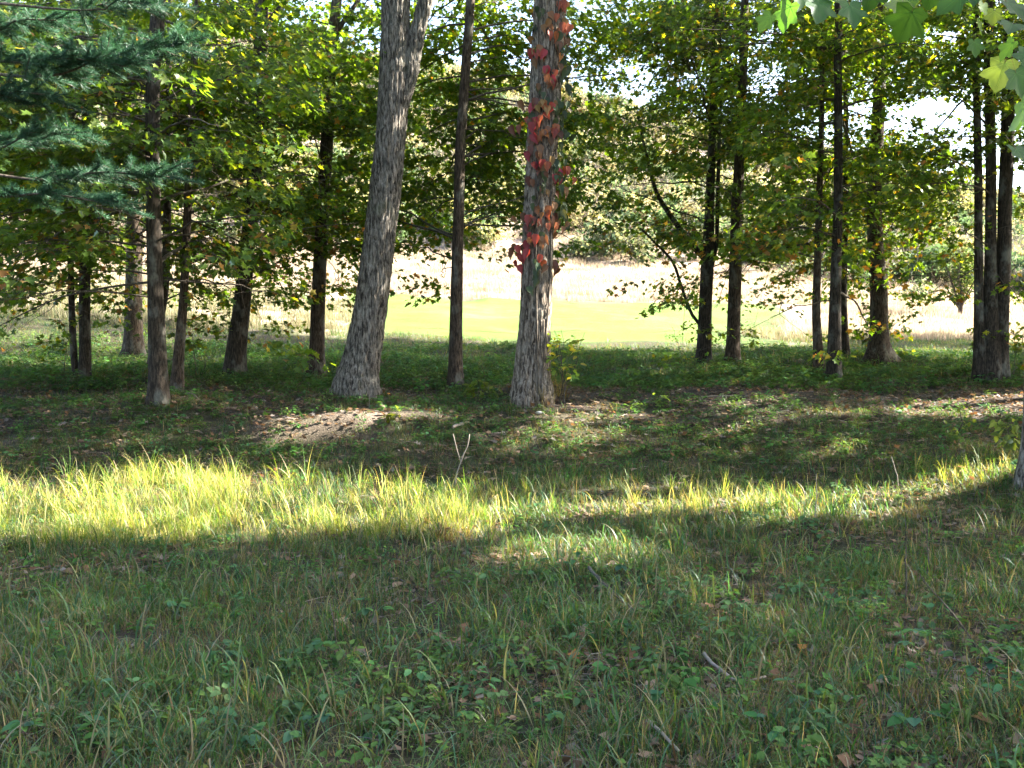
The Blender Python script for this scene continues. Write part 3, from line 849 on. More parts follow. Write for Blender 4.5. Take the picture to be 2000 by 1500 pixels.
vs(1050, 50, 2, 8, 20, [4, 6]); vs(1065, 110, 5, 12, 14, [1, 6, 0]); vs(1070, 140, 4, 6, 10, [1, 0]); vs(1102, 110, 4, 6, 14, [4, 5, 3]); vs(1048, 105, 4, 10, 8, [0, 6, 3])
vs(1072, 165, 3, 6, 8, [0, 6]); vs(1110, 150, 4, 6, 20, [4, 5]); vs(1060, 190, 5, 14, 14, [3, 4, 6]); vs(1066, 212, 4, 8, 8, [0, 1]); vs(1095, 215, 4, 6, 10, [4, 5])
vs(1045, 240, 5, 9, 8, [0, 0, 1]); vs(1075, 255, 4, 9, 9, [0, 1]); vs(1048, 268, 4, 9, 7, [1, 0]); vs(1035, 220, 4, 8, 20, [3, 3, 0]); vs(1095, 250, 4, 6, 14, [5, 4])
vs(1008, 252, 2, 4, 6, [3]); vs(1040, 312, 3, 7, 7, [0]); vs(1065, 322, 3, 7, 7, [0, 2]); vs(1085, 345, 5, 9, 8, [2, 0, 2]); vs(1112, 340, 3, 6, 8, [0, 3]); vs(1085, 318, 4, 12, 9, [5, 4])
vs(1040, 290, 4, 12, 12, [3, 4]); vs(1050, 360, 4, 14, 12, [4, 5, 3]); vs(1098, 375, 4, 8, 12, [3, 4]); vs(1100, 405, 5, 9, 14, [4, 4, 6]); vs(1105, 430, 4, 7, 12, [6, 4]); vs(1062, 425, 4, 8, 8, [0, 3])
vs(1075, 438, 4, 9, 8, [6, 1]); vs(1028, 440, 4, 6, 8, [3, 0]); vs(1038, 470, 4, 6, 10, [0, 3]); vs(1070, 470, 3, 10, 12, [4, 6]); vs(1005, 490, 4, 7, 10, [3, 0]); vs(1018, 520, 4, 7, 9, [0]); vs(1062, 505, 2, 5, 6, [0])
vs(1055, 530, 4, 10, 10, [4, 5]); vs(1085, 530, 3, 4, 8, [3]); vs(1042, 558, 2, 6, 6, [3, 4]); vs(1092, 30, 3, 10, 10, [0, 6])
for yy_ in range(10, 520, 22): vs(1062 - yy_ * .022, yy_, 2, 17, 9, [4, 3, 5, 6, 3], 21)
for yy_ in range(60, 460, 24): vs(1100 - yy_ * .02, yy_, 2, 7, 10, [4, 5, 4, 3], 22)
for (px, py, ci, s) in spots:
    z = at(px, py, tv.y)[2]
    tx, ty, tr = trunk_x(tv, z)
    x = at(px, py, tv.y)[0]
    u = (x - tx) / tr
    if abs(u) < .98: yy = ty - math.sqrt(1 - u * u) * tr - R.uniform(.02, .10)
    else: yy = ty - R.uniform(-.05, .15)
    size = s * yy / F * .78
    d = np.array([R.normal(0, .35), -.25 + R.normal(0, .2), -1.]); d /= np.linalg.norm(d)
    nr = np.array([R.normal(0, .45) + .4 * u, -1., .45 + R.normal(0, .3)])
    p = at(px, py, yy) - d * size * .5
    o = obj('leaf', vm[ci], None, vroot)
    o.matrix_local = (basis(d, nr) * size).to_4x4(); o.location = p - vorg

# ------------------------------------------------------------------ pine boughs reaching in from the left
px_, py_ = -5.9, 8.6
pz = float(H(px_, py_, False))
proot = empty('pine_tree', (px_, py_, pz), 'pine whose soft blue-green boughs reach in from outside the view at the left', 'tree')
porg = np.array([px_, py_, pz])
P = np.array([[px_, py_, pz - .1, .16], [px_ + .05, py_, pz + 4, .13], [px_, py_ + .1, pz + 9, .07], [px_, py_, pz + 13, .02]])
g = Geo(); g.add(*trunk_geo(P, .3, 14, None, .4, pz)); obj('trunk', g.mesh('trunk', porg, True), M_BARK, proot)
boughs = [((60, 150), (375, 85), 1.0), ((0, 120), (250, 130), .9), ((-40, 290), (150, 262), .9), ((60, 350), (330, 345), 1.0), ((-30, 380), (220, 400), .8), ((-40, 60), (110, 40), .9), ((-60, 200), (90, 185), .8), ((150, 20), (300, 10), .6)]
for (a_, b_, dens) in boughs:
    Y = R.uniform(8.2, 9.2)
    A, B = at(*a_, Y), at(*b_, Y - .2)
    st = np.array([px_, py_, A[2] + .25])
    g = Geo(); lp = catmull([st, A, (A + B) / 2 + [0, 0, .05], B], .1)
    g.add(*tube(lp, np.linspace(.022, .004, len(lp)), 6))
    nd = Geo()
    ax = (B - A); L = np.linalg.norm(ax); ax /= L
    nsub = int(44 * dens * L / 1.2) + 10
    for s in range(nsub):
        u = R.uniform(.0, 1.0); p0 = A + (B - A) * u + [0, 0, .05 * math.sin(u * 3)]
        lt = np.array([R.normal(.5, .3), R.choice([-1, 1]) * R.uniform(.3, 1), R.normal(.02, .12)]); lt /= np.linalg.norm(lt)
        ln = R.uniform(.18, .45)
        tw = np.stack([p0 + lt * ln * v for v in (0, .5, 1)]); tw[2, 2] -= .02
        g.add(*tube(tw, [.004, .003, .002], 4))
        nf = int(ln * 900)
        v = R.random(nf)
        pos = p0 + lt * (v * ln)[:, None]
        d = lt * .9 + R.normal(0, .55, (nf, 3)); d[:, 2] += .1
        cc = np.array([(.026, .068, .036)]) * R.uniform(.7, 1.5, (nf, 1))
        NEEDLE = (np.array([(-.028, 0, 0), (.028, 0, 0), (.01, 1., -.08)], float), np.array([3]), np.array([0, 1, 2]))
        leaves(nd, NEEDLE, pos, d, R.normal(0, 1, (nf, 3)), R.uniform(.05, .085, nf), cc)
    bo = obj('bough', g.mesh('bough', porg, True), M_TWIG, proot)
    obj('needle_spray', nd.mesh('needle_spray', porg), M_PINE, bo, kind='stuff')

# ------------------------------------------------------------------ scatter (geometry nodes) for grass, herbs, litter, brush
def proto(name, me, mat):
    o = bpy.data.objects.new(name, me)
    if not me.materials: me.materials.append(mat)
    return o
def scatter(name, label, cat, protos, P, rot, scl, idx):
    pc = bpy.data.collections.new(name + '_pieces')
    for i_, p in enumerate(protos):
        p.name = '%s_%03d' % (name + '_piece', i_); pc.objects.link(p)
    me = bpy.data.meshes.new(name)
    P = np.asarray(P, np.float32); n = len(P)
    me.vertices.add(n); me.vertices.foreach_set('co', P.ravel())
    a = me.attributes.new('rot', 'FLOAT_VECTOR', 'POINT'); a.data.foreach_set('vector', np.asarray(rot, np.float32).ravel())
    a = me.attributes.new('scl', 'FLOAT_VECTOR', 'POINT'); a.data.foreach_set('vector', np.asarray(scl, np.float32).ravel())
    a = me.attributes.new('idx', 'INT', 'POINT'); a.data.foreach_set('value', np.asarray(idx, np.int32))
    ng = bpy.data.node_groups.new(name, 'GeometryNodeTree')
    ng.interface.new_socket('Geometry', in_out='INPUT', socket_type='NodeSocketGeometry')
    ng.interface.new_socket('Geometry', in_out='OUTPUT', socket_type='NodeSocketGeometry')
    gi = ng.nodes.new('NodeGroupInput'); go = ng.nodes.new('NodeGroupOutput')
    ci = ng.nodes.new('GeometryNodeCollectionInfo'); ci.inputs['Collection'].default_value = pc
    ci.inputs['Separate Children'].default_value = True; ci.inputs['Reset Children'].default_value = True
    ip = ng.nodes.new('GeometryNodeInstanceOnPoints'); ip.inputs['Pick Instance'].default_value = True
    def na(nm, dt):
        x = ng.nodes.new('GeometryNodeInputNamedAttribute'); x.data_type = dt; x.inputs['Name'].default_value = nm; return x.outputs['Attribute']
    e2r = ng.nodes.new('FunctionNodeEulerToRotation')
    L = ng.links.new
    L(gi.outputs[0], ip.inputs['Points']); L(ci.outputs[0], ip.inputs['Instance'])
    L(na('idx', 'INT'), ip.inputs['Instance Index'])
    L(na('rot', 'FLOAT_VECTOR'), e2r.inputs[0]); L(e2r.outputs[0], ip.inputs['Rotation'])
    L(na('scl', 'FLOAT_VECTOR'), ip.inputs['Scale'])
    L(ip.outputs[0], go.inputs[0])
    o = obj(name, me, None, None, kind='stuff', label=label, category=cat)
    md = o.modifiers.new('scatter', 'NODES'); md.node_group = ng
    return o

def blade(g, base, az, L, w, bend, lean, col, segs=5, fold=0.0):
    t = np.linspace(0, 1, segs)
    ang = lean + bend * t ** 1.8
    ds = L / (segs - 1)
    r = np.concatenate([[0], np.cumsum(np.sin(ang[:-1]) * ds)]); z = np.concatenate([[0], np.cumsum(np.cos(ang[:-1]) * ds)])
    if fold:   # a kinked blade
        k_ = t > fold; r[k_] = r[~k_][-1] + (r[k_] - r[~k_][-1]); z[k_] = z[~k_][-1] - (z[k_] - z[~k_][-1]) * .8
    wd = w * np.clip(1.15 - t ** 1.5 * 1.15, 0, 1) * np.clip(.5 + t * 3, 0, 1)
    ca, sa = math.cos(az), math.sin(az)
    C = np.stack([base[0] + r * ca, base[1] + r * sa, base[2] + z], -1)
    sd = np.array([-sa, ca, 0])
    V = np.concatenate([C[:-1] - sd * wd[:-1, None] / 2, C[:-1] + sd * wd[:-1, None] / 2, C[-1:]])
    m_ = segs - 1
    sz = [4] * (m_ - 1) + [3]; lp = []
    for i_ in range(m_ - 1): lp += [i_, m_ + i_, m_ + i_ + 1, i_ + 1]
    lp += [m_ - 1, 2 * m_ - 1, 2 * m_]
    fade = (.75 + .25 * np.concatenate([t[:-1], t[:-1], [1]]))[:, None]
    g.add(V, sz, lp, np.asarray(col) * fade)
GR = [(.042, .100, .030), (.058, .120, .030), (.036, .088, .042), (.074, .128, .034), (.09, .12, .04)]
ST = [(.20, .155, .075), (.15, .105, .055), (.26, .21, .12), (.09, .065, .04), (.12, .10, .075)]
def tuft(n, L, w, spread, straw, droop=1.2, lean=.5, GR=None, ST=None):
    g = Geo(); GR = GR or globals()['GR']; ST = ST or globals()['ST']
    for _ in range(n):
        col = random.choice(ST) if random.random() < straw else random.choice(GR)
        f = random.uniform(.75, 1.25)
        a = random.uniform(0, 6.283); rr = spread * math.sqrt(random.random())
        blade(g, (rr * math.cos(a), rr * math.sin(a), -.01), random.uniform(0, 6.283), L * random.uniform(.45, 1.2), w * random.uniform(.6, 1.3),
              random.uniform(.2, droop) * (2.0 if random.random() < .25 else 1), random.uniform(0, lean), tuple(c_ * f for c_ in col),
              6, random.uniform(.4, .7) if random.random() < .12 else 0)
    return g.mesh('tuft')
def pts_in_view(n, y0, y1, margin=1.4, power=1.0):
    y = y0 + (y1 - y0) * R.random(n) ** power
    x = R.uniform(-1, 1, n) * (.535 * y + margin)
    return x, y
def rotz(n, tilt=.12): return np.stack([R.normal(0, tilt, n), R.normal(0, tilt, n), R.uniform(0, 6.283, n)], -1)

# foreground grass, floor grass and verge grass
pr = [proto('t', tuft(14, .165, .005, .09, .2, 2.1, .9), M_GRASS) for _ in range(6)] + [proto('t', tuft(7, .24, .008, .06, .08, 2.8, .8), M_GRASS) for _ in range(4)] \
   + [proto('t', tuft(24, .15, .0035, .11, .6, 1.6, 1.3), M_GRASS) for _ in range(4)]
x1, y1 = pts_in_view(15000, 3.2, 10.2)
w = .50 + 2.0 * n2(x1, y1, .75, 21) + .9 * n2(x1, y1, .28, 22) - .25 * np.clip((x1 / y1 - .25) / .2, 0, 1) * (y1 < 8)
k = R.random(len(x1)) < np.clip(w, .05, 1); x1, y1 = x1[k], y1[k]
x2, y2 = pts_in_view(12000, 10.0, 16.5)
w = .5 + 1.5 * n2(x2, y2, 1.3, 23) - .3 * (np.abs(y2 - 13) < 1.5) + .3 * (y2 > 14.5) + .4 * (y2 < 11.6) * (x2 > -1) + .2 * (y2 < 11)
k = R.random(len(x2)) < np.clip(w, .04, 1) * (1 - .75 * np.clip(1.3 * bermw(x2, y2), 0, 1)); x2, y2 = x2[k], y2[k]
x3, y3 = pts_in_view(18000, 16, 36, 2)
k = y3 < np.interp(x3, EDGE[:, 0], EDGE[:, 1]) + 1.5 + R.normal(0, .6, len(x3)); x3, y3 = x3[k], y3[k]
x4, y4 = pts_in_view(4500, 3.2, 11.0)
for t in T.values():
    rr_ = t.path[0, 3] * R.uniform(1.05, 1.5, 22) + R.uniform(.02, .22, 22); th_ = R.uniform(0, 6.283, 22)
    x3 = np.append(x3, t.x + rr_ * np.cos(th_)); y3 = np.append(y3, t.y + rr_ * np.sin(th_))
x = np.concatenate([x1, x2, x3, x4]); y = np.concatenate([y1, y2, y3, y4]); n = len(x)
s = R.uniform(.65, 1.15, n); s = s * np.where(y > 10.2, .8, 1) * np.where(y > 16, 1.4, 1)
ix = np.where(R.random(n) < .5, R.integers(0, 6, n), np.where(R.random(n) < .5, R.integers(6, 10, n), R.integers(10, 14, n)))
ix = np.where((y > 10.2) & (y < 16) & (R.random(n) < .5), R.integers(10, 14, n), ix)
ix[-4500:] = R.integers(10, 14, 4500)
scatter('grass', 'shaded woodland grass covering the ground among the trees', 'grass', pr, np.stack([x, y, H(x, y)], -1), rotz(n), np.stack([s, s, s * R.uniform(.8, 1.15, n)], -1), ix)

# single broad arching blades that stand out in front
def arch(n_):
    g = Geo()
    for _ in range(n_):
        f = random.uniform(.7, 1.2); col = random.choice([(.075, .14, .065), (.06, .13, .055), (.085, .145, .07), (.11, .15, .06), (.19, .17, .10)])
        blade(g, (random.gauss(0, .02), random.gauss(0, .02), -.01), random.uniform(0, 6.283), random.uniform(.22, .42), random.uniform(.006, .011), random.uniform(1.6, 3.2), random.uniform(.05, .6), tuple(c_ * f for c_ in col), 9, random.uniform(.4, .7) if random.random() < .15 else 0)
    return g.mesh('arch')
pr = [proto('a', arch(random.randint(2, 5)), M_GRASS) for _ in range(14)]
x, y = pts_in_view(3000, 3.3, 9.4); k = R.random(len(x)) < np.clip(.6 + 1.5 * n2(x, y, .8, 33) - .35 * np.clip((x / y - .2) / .2, 0, 1), .08, 1); x, y = x[k], y[k]; n = len(x)
s = R.uniform(.6, 1.1, n)
scatter('arching_grass', 'broad pale blades arching out of the shaded foreground turf', 'grass', pr, np.stack([x, y, H(x, y)], -1), rotz(n, .1), np.stack([s, s, s], -1), R.integers(0, 14, n))

# taller arching grass in the sunlit strip, sunlight brightened into its colours
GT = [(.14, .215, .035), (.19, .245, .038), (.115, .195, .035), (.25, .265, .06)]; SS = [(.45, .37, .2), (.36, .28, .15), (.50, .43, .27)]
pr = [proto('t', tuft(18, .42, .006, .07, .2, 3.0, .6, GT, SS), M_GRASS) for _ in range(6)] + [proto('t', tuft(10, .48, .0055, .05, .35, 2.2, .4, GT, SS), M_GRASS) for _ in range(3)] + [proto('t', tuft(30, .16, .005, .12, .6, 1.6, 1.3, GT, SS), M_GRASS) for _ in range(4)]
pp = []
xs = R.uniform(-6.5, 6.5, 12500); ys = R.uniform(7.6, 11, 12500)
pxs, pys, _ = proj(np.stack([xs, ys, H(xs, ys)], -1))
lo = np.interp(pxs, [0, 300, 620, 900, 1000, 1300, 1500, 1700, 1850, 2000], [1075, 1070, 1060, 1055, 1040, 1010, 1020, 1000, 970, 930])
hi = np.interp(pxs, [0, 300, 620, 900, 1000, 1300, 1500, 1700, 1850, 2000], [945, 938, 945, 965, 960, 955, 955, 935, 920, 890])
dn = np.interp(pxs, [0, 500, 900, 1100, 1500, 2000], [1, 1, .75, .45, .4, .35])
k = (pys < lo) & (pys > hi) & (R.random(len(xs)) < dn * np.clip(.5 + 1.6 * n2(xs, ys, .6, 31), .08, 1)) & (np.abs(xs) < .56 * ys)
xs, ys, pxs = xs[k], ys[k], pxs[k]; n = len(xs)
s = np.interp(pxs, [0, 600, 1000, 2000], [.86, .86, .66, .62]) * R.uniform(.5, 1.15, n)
scatter('tall_grass', 'tall arching grass in the strip of sunlight, its yellow-green brightened to look sunlit', 'grass', pr, np.stack([xs, ys, H(xs, ys)], -1), rotz(n), np.stack([s, s, s], -1), R.integers(0, 13, n))

# low broad-leaved herbs
def herb(nl, h, ls, col, tpl=OVATE):
    g = Geo()
    for k_ in range(nl):
        a = random.uniform(0, 6.283); z = h * random.uniform(.3, 1.0); r = random.uniform(.01, .06)
        p = np.array([[r * math.cos(a), r * math.sin(a), z]])
        d = np.array([[math.cos(a), math.sin(a), random.uniform(-.5, .35)]])
        f = random.uniform(.7, 1.3)
        leaves(g, tpl, p, d, np.array([[random.gauss(0, .25), random.gauss(0, .25), 1.]]), np.array([ls * random.uniform(.6, 1.2)]), np.array([[c_ * f for c_ in col]]))
        if k_ % 2 == 0: g.add(*tube(np.array([[0, 0, -.01], [p[0, 0] * .5, p[0, 1] * .5, z * .6], p[0]]), [.0018, .0014, .001], 3), (.06, .09, .03))
    return g.mesh('herb')
HC = [(.065, .13, .03), (.055, .115, .03), (.09, .15, .03), (.055, .115, .045)]
pr = [proto('h', herb(random.randint(8, 18), random.uniform(.04, .12), random.uniform(.026, .052), HC[i_ % 4], MAPLE if i_ in (2, 5) else OVATE), M_FORB) for i_ in range(10)]
xa, ya = pts_in_view(3600, 3.2, 10.5); w = .28 + 1.4 * n2(xa, ya, .7, 41) + .25 * (xa > 0) * (ya < 8)
k = R.random(len(xa)) < np.clip(w, .03, 1); xa, ya = xa[k], ya[k]
xb, yb_ = pts_in_view(11000, 10.3, 24, 1); w = .55 + .25 * (yb_ > 14.5) + .2 * (yb_ < 12) + 1.7 * n2(xb, yb_, 1.2, 42) - .25 * (np.abs(yb_ - 13) < 1.2)
k = R.random(len(xb)) < np.clip(w, .04, 1) * (1 - .75 * np.clip(1.3 * bermw(xb, yb_), 0, 1)); xb, yb_ = xb[k], yb_[k]
x = np.concatenate([xa, xb]); y = np.concatenate([ya, yb_]); n = len(x); s = R.uniform(.6, 1.25, n) * np.where(y > 14, 1.5, 1)
scatter('ground_cover', 'low leafy herbs and seedlings spread through the grass', 'ground cover', pr, np.stack([x, y, H(x, y)], -1), rotz(n, .15), np.stack([s, s, s], -1), R.integers(0, 10, n))

# dead leaf litter and broken twigs on the floor
def litter_piece(k_):
    g = Geo(); cols = [(.10, .065, .04), (.15, .10, .065), (.07, .048, .034), (.20, .14, .095), (.13, .07, .035), (.16, .135, .115)]
    for _ in range(5):
        p = np.array([[random.gauss(0, .1), random.gauss(0, .1), random.uniform(.004, .02)]])
        a = random.uniform(0, 6.283)
        leaves(g, random.choice([MAPLE, KITE, OVATE]), p, np.array([[math.cos(a), math.sin(a), random.gauss(0, .25)]]), np.array([[random.gauss(0, .35), random.gauss(0, .35), 1.]]),
               np.array([random.uniform(.04, .085)]), np.array([random.choice(cols)]))
    if k_ % 2:
        a = random.uniform(0, 6.283); L = random.uniform(.1, .25)
        g.add(*tube(np.array([[0, 0, .01], [L * .5 * math.cos(a), L * .5 * math.sin(a), .02], [L * math.cos(a + .2), L * math.sin(a + .2), .012]]), [.003, .0025, .0015], 4), (.14, .11, .09))
    return g.mesh('litter')
pr = [proto('l', litter_piece(i_), M_DRY) for i_ in range(8)]
xa, ya = pts_in_view(5000, 3.2, 10); k = R.random(len(xa)) < np.clip(.5 + 1.2 * n2(xa, ya, .8, 51), .05, 1); xa, ya = xa[k], ya[k]
xb, yb_ = pts_in_view(4800, 10, 17, 1); k = R.random(len(xb)) > .3 * bermw(xb, yb_); xb, yb_ = xb[k], yb_[k]
x = np.concatenate([xa, xb]); y = np.concatenate([ya, yb_]); n = len(x); s = R.uniform(.7, 1.2, n)
scatter('leaf_litter', 'brown dead leaves and bits of twig littering the floor', 'leaf litter', pr, np.stack([x, y, H(x, y) + .003], -1), rotz(n, .05), np.stack([s, s, s], -1), R.integers(0, 8, n))

# field: dry meadow clumps and mown turf tufts
def clump(n_, L, w_, spread, cols):
    g = Geo()
    for _ in range(n_):
        f = random.uniform(.8, 1.2); a = random.uniform(0, 6.283); rr = spread * math.sqrt(random.random())
        blade(g, (rr * math.cos(a), rr * math.sin(a), -.03), random.uniform(0, 6.283), L * random.uniform(.5, 1.15), w_, random.uniform(.1, .9), random.uniform(0, .35), tuple(c_ * f for c_ in random.choice(cols)), 4)
    return g.mesh('clump')
MD = [(.27, .23, .18), (.28, .20, .175), (.24, .22, .15), (.31, .28, .22)]
pr = [proto('m', clump(70, .42, .016, .6, MD), M_MEADOW) for _ in range(5)] + [proto('m', clump(46, .35, .012, .3, [(.17, .16, .09), (.2, .17, .12), (.11, .13, .06)]), M_MEADOW) for _ in range(4)]
y = R.uniform(26, 112, 16000); x = R.uniform(-.62, .62, len(y)) * y
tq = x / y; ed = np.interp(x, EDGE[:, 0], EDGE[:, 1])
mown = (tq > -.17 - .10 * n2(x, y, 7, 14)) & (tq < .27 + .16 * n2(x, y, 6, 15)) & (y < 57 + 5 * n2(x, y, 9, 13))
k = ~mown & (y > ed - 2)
x, y = x[k], y[k]; n = len(x)
tallz = (y > 56) | ((x / y > .28) & (y > 33))
ix = np.where(tallz & (R.random(n) < .75), R.integers(0, 5, n), R.integers(5, 9, n))
s = R.uniform(.7, 1.2, n) * np.where(y > 60, 1.25, 1)
scatter('meadow_grass', 'pale pinkish dry grass of the sunny field beyond the trees', 'grass', pr, np.stack([x, y, H(x, y)], -1), rotz(n, .08), np.stack([s, s, s], -1), ix)

# brush on the hill
def bush_mesh(n_, w_, h_, ls, cols, bare=0):
    g = Geo(); P = R.normal(0, 1, (n_, 3)); P /= np.linalg.norm(P, axis=1)[:, None]; P *= R.random((n_, 1)) ** .45
    lobes = R.uniform(-.5, .5, (6, 3)); P = P * .6 + lobes[R.integers(0, 6, n_)]
    P = P * [w_ / 2, w_ / 2, h_ / 2] + [0, 0, h_ * .52]; P[:, 2] = np.maximum(P[:, 2], .05)
    c_ = np.array(cols)[R.integers(0, len(cols), n_)] * R.uniform(.75, 1.25, (n_, 1))
    leaves(g, KITE, P, R.normal(0, 1, (n_, 3)), R.normal(0, .5, (n_, 3)) + [0, 0, 1], R.uniform(.6, 1.3, n_) * ls, c_)
    for _ in range(9):
        e = np.array([R.normal(0, w_ * .22), R.normal(0, w_ * .22), h_ * R.uniform(.6, 1.0)])
        g.add(*tube(limb_path(np.array([0, 0, -.1]), e, .1, 5), np.linspace(.03, .008, 5) * (h_ / 2.5), 4), (.16, .13, .10))
    for _ in range(bare):
        a = np.array([R.normal(0, w_ * .2), R.normal(0, w_ * .2), h_ * .4]); e = a + R.normal(0, .5, 3) * [w_ * .4, w_ * .4, .3] + [0, 0, h_ * .4]
        g.add(*tube(limb_path(a, e, .05, 4), [.015, .01, .008, .005], 3), (.24, .21, .19))
    return g
BC = [[(.25, .235, .10), (.18, .20, .08), (.29, .25, .11)], [(.075, .125, .06), (.11, .155, .075)], [(.26, .235, .14), (.28, .225, .14), (.20, .19, .10)], [(.07, .10, .055), (.16, .16, .09)]]
pr = [proto('b', bush_mesh(420, 3.2, 2.8, .32, BC[(0, 1, 3, 1, 2, 3, 0)[i_]], 8).mesh('bush'), M_BRUSH) for i_ in range(7)] + [proto('b', bush_mesh(60, 3.0, 3.4, .2, BC[2], 60).mesh('bush'), M_BRUSH)]
y = 80 + 150 * R.random(6000) ** .8; x = R.uniform(-.64, .64, len(y)) * y
k = R.random(len(y)) < np.clip(.65 + 1.2 * n2(x, y, 14, 61), .1, 1) * np.clip((y - 76 - 10 * np.clip(-x / y, 0, .5)) / 10, .1, 1); x, y = x[k], y[k]; n = len(x)
s = R.uniform(.6, 1.5, n) * (1 + (y > 170) * .3)
scatter('hillside_brush', 'sunlit yellow-green brush covering the hill behind the field', 'brush', pr, np.stack([x, y, H(x, y)], -1), rotz(n, .05), np.stack([s, s, s], -1), R.integers(0, 8, n))

# single bushes one can tell apart at the foot of the hill
def bush(px, py, wpx, hpx, ci, label, name='bush', bare=6, dens=500, leafy=1):
    p = gnd(px, py); w_, h_ = wpx * p[1] / F, hpx * p[1] / F
    r = empty(name, p, label, 'bush')
    obj('foliage', bush_mesh(dens, w_, h_, .055 * h_ + .06, BC[ci], bare).mesh('foliage'), M_BRUSH, r, kind='stuff')
bush(1165, 502, 120, 64, 1, 'rounded green bush at the top of the pink dry grass')
bush(1245, 506, 100, 60, 3, 'olive bush right of the rounded green bush behind the dry grass')
bush(955, 492, 100, 52, 0, 'low yellow-leaved bush between the pole tree and the creeper trunk')
bush(905, 470, 60, 70, 3, 'dark olive bush just behind the yellow-leaved bush')
bush(1120, 470, 90, 80, 2, 'straw-coloured thicket behind the rounded green bush')
bush(1790, 604, 90, 66, 3, 'grey-green bush left of the lone small field tree')
bush(1700, 590, 80, 60, 1, 'green bush seen past the stout rooted maple')
bush(1805, 560, 60, 110, 2, 'bare grey twiggy shrub behind the lone small field tree', bare=90, dens=60)
bush(1560, 560, 110, 60, 3, 'dull olive bush behind the grey-brown maple and thin bent maple')
bush(1480, 540, 90, 60, 1, 'green bush at the foot of the hill beside the grey-brown maple')
bush(560, 500, 140, 60, 0, 'pale yellow bush on the slope behind the warm brown trunk')
bush(180, 500, 160, 60, 2, 'straw-coloured bush on the slope behind the double-stemmed maple')
# lone small tree in the field
p = gnd(1875, 630); sc_ = p[1] / F
r = empty('small_tree', p, 'lone small round-crowned tree with short trunk in the sunny field', 'tree')
g = Geo(); g.add(*tube(np.array([[0, 0, -.1], [.02, 0, 20 * sc_], [0, 0, 60 * sc_], [0, 0, 110 * sc_]]), np.array([6, 5, 4, 2]) * sc_, 8))
for _ in range(7):
    a = R.uniform(0, 6.283); g.add(*tube(limb_path(np.array([0, 0, 18 * sc_]), np.array([math.cos(a) * 32 * sc_, math.sin(a) * 32 * sc_, R.uniform(45, 110) * sc_]), .1, 5), np.linspace(2.5, .8, 5) * sc_, 5))
obj('trunk', g.mesh('trunk', (0, 0, 0), True), M_BARK_RED, r)
g = bush_mesh(2200, 95 * sc_, 125 * sc_, .13, [(.07, .115, .03), (.09, .13, .035), (.12, .14, .04)], 0)
me = g.mesh('crown', (0, 0, -26 * sc_)); obj('crown', me, M_BRUSH, r, kind='stuff')

# ------------------------------------------------------------------ saplings and tall weeds between the trunks
def sapling(px, py, hpx, wpx, nl, label, tpl=MAPLE, ls=.09, cols=None, name='maple_sapling', cat='sapling', stems=1, drop=.0):
    p = gnd(px, py); Y = p[1]; h_, w_ = hpx * Y / F, wpx * Y / F
    r = empty(name, p, label, cat)
    fo = Geo()
    for s_ in range(stems):
        top = np.array([R.normal(0, w_ * .18), R.normal(0, w_ * .15), h_ * R.uniform(.8, 1.0)])
        st = limb_path(np.array([R.normal(0, .03), R.normal(0, .03), -.03]), top, .02, 9)
        g = Geo(); g.add(*tube(st, np.linspace(.007, .0025, 9), 5))
        for b_ in range(max(3, nl // (9 * stems))):
            u = R.uniform(.3, 1.0); a = st[int(u * 8)]
            th = R.uniform(0, 6.283); L = w_ * .5 * R.uniform(.5, 1.0) * (1.2 - .5 * u)
            e = a + np.array([math.cos(th) * L, math.sin(th) * L, R.uniform(-.1, .3) * L])
            g.add(*tube(limb_path(a, e, .02, 4), [.003, .0025, .002, .0012], 4))
            m_ = 9; v = R.uniform(.3, 1.05, m_)
            pos = a + (e - a) * v[:, None] + R.normal(0, .03, (m_, 3))
            d = (e - a) / (L + 1e-6) + R.normal(0, .6, (m_, 3)); d[:, 2] -= .4 + drop
            cc = np.array(cols)[R.integers(0, len(cols), m_)] * R.uniform(.75, 1.25, (m_, 1)) if cols is not None else leafcols(m_, 0, .1, .04)
            leaves(fo, tpl, pos, d, np.array([0, 0, 1.]) + R.normal(0, .4, (m_, 3)), R.uniform(.6, 1.2, m_) * ls, cc)
        obj('stem', g.mesh('stem', (0, 0, 0), True), M_TWIG, r)
    obj('foliage', fo.mesh('foliage'), M_LEAF, r, kind='stuff')
YG = [(.10, .16, .03), (.16, .19, .03), (.22, .20, .05), (.07, .13, .03)]
sapling(130, 740, 150, 170, 150, 'leafy maple sapling left of the double-stemmed maple')
sapling(385, 740, 100, 60, 50, 'thin maple sapling between slim brown maple and mossy leaning trunk')
sapling(480, 735, 90, 80, 40, 'maple sapling at the foot of the mossy leaning trunk')
sapling(1100, 785, 145, 75, 110, 'yellowish tall weed clump growing at the creeper trunk base', OVATE, .085, YG, 'weed_clump', 'weed', 5)
sapling(1690, 705, 130, 90, 90, 'small leafy maple between the tall straight stem and the stout rooted maple', MAPLE, .09, None)
sapling(1740, 700, 110, 60, 60, 'leafy maple shoot on the right of the stout rooted maple roots', MAPLE, .09, None)
sapling(1465, 715, 110, 90, 60, 'bright leafed sapling right of the grey-brown maple', MAPLE, .09, [(.14, .19, .03), (.09, .15, .03)])
sapling(1985, 740, 150, 70, 70, 'leafy sapling to the right of the fused three-stem cluster')
sapling(1340, 715, 90, 70, 50, 'spindly small-leaved shoot under the crooked low limb', OVATE, .045, [(.13, .15, .04), (.2, .15, .05)])
sapling(945, 775, 40, 70, 40, 'low broad-leaved plant between the pole tree and the creeper trunk', OVATE, .11, [(.09, .14, .03), (.13, .16, .04)], 'leafy_plant', 'plant', 2)
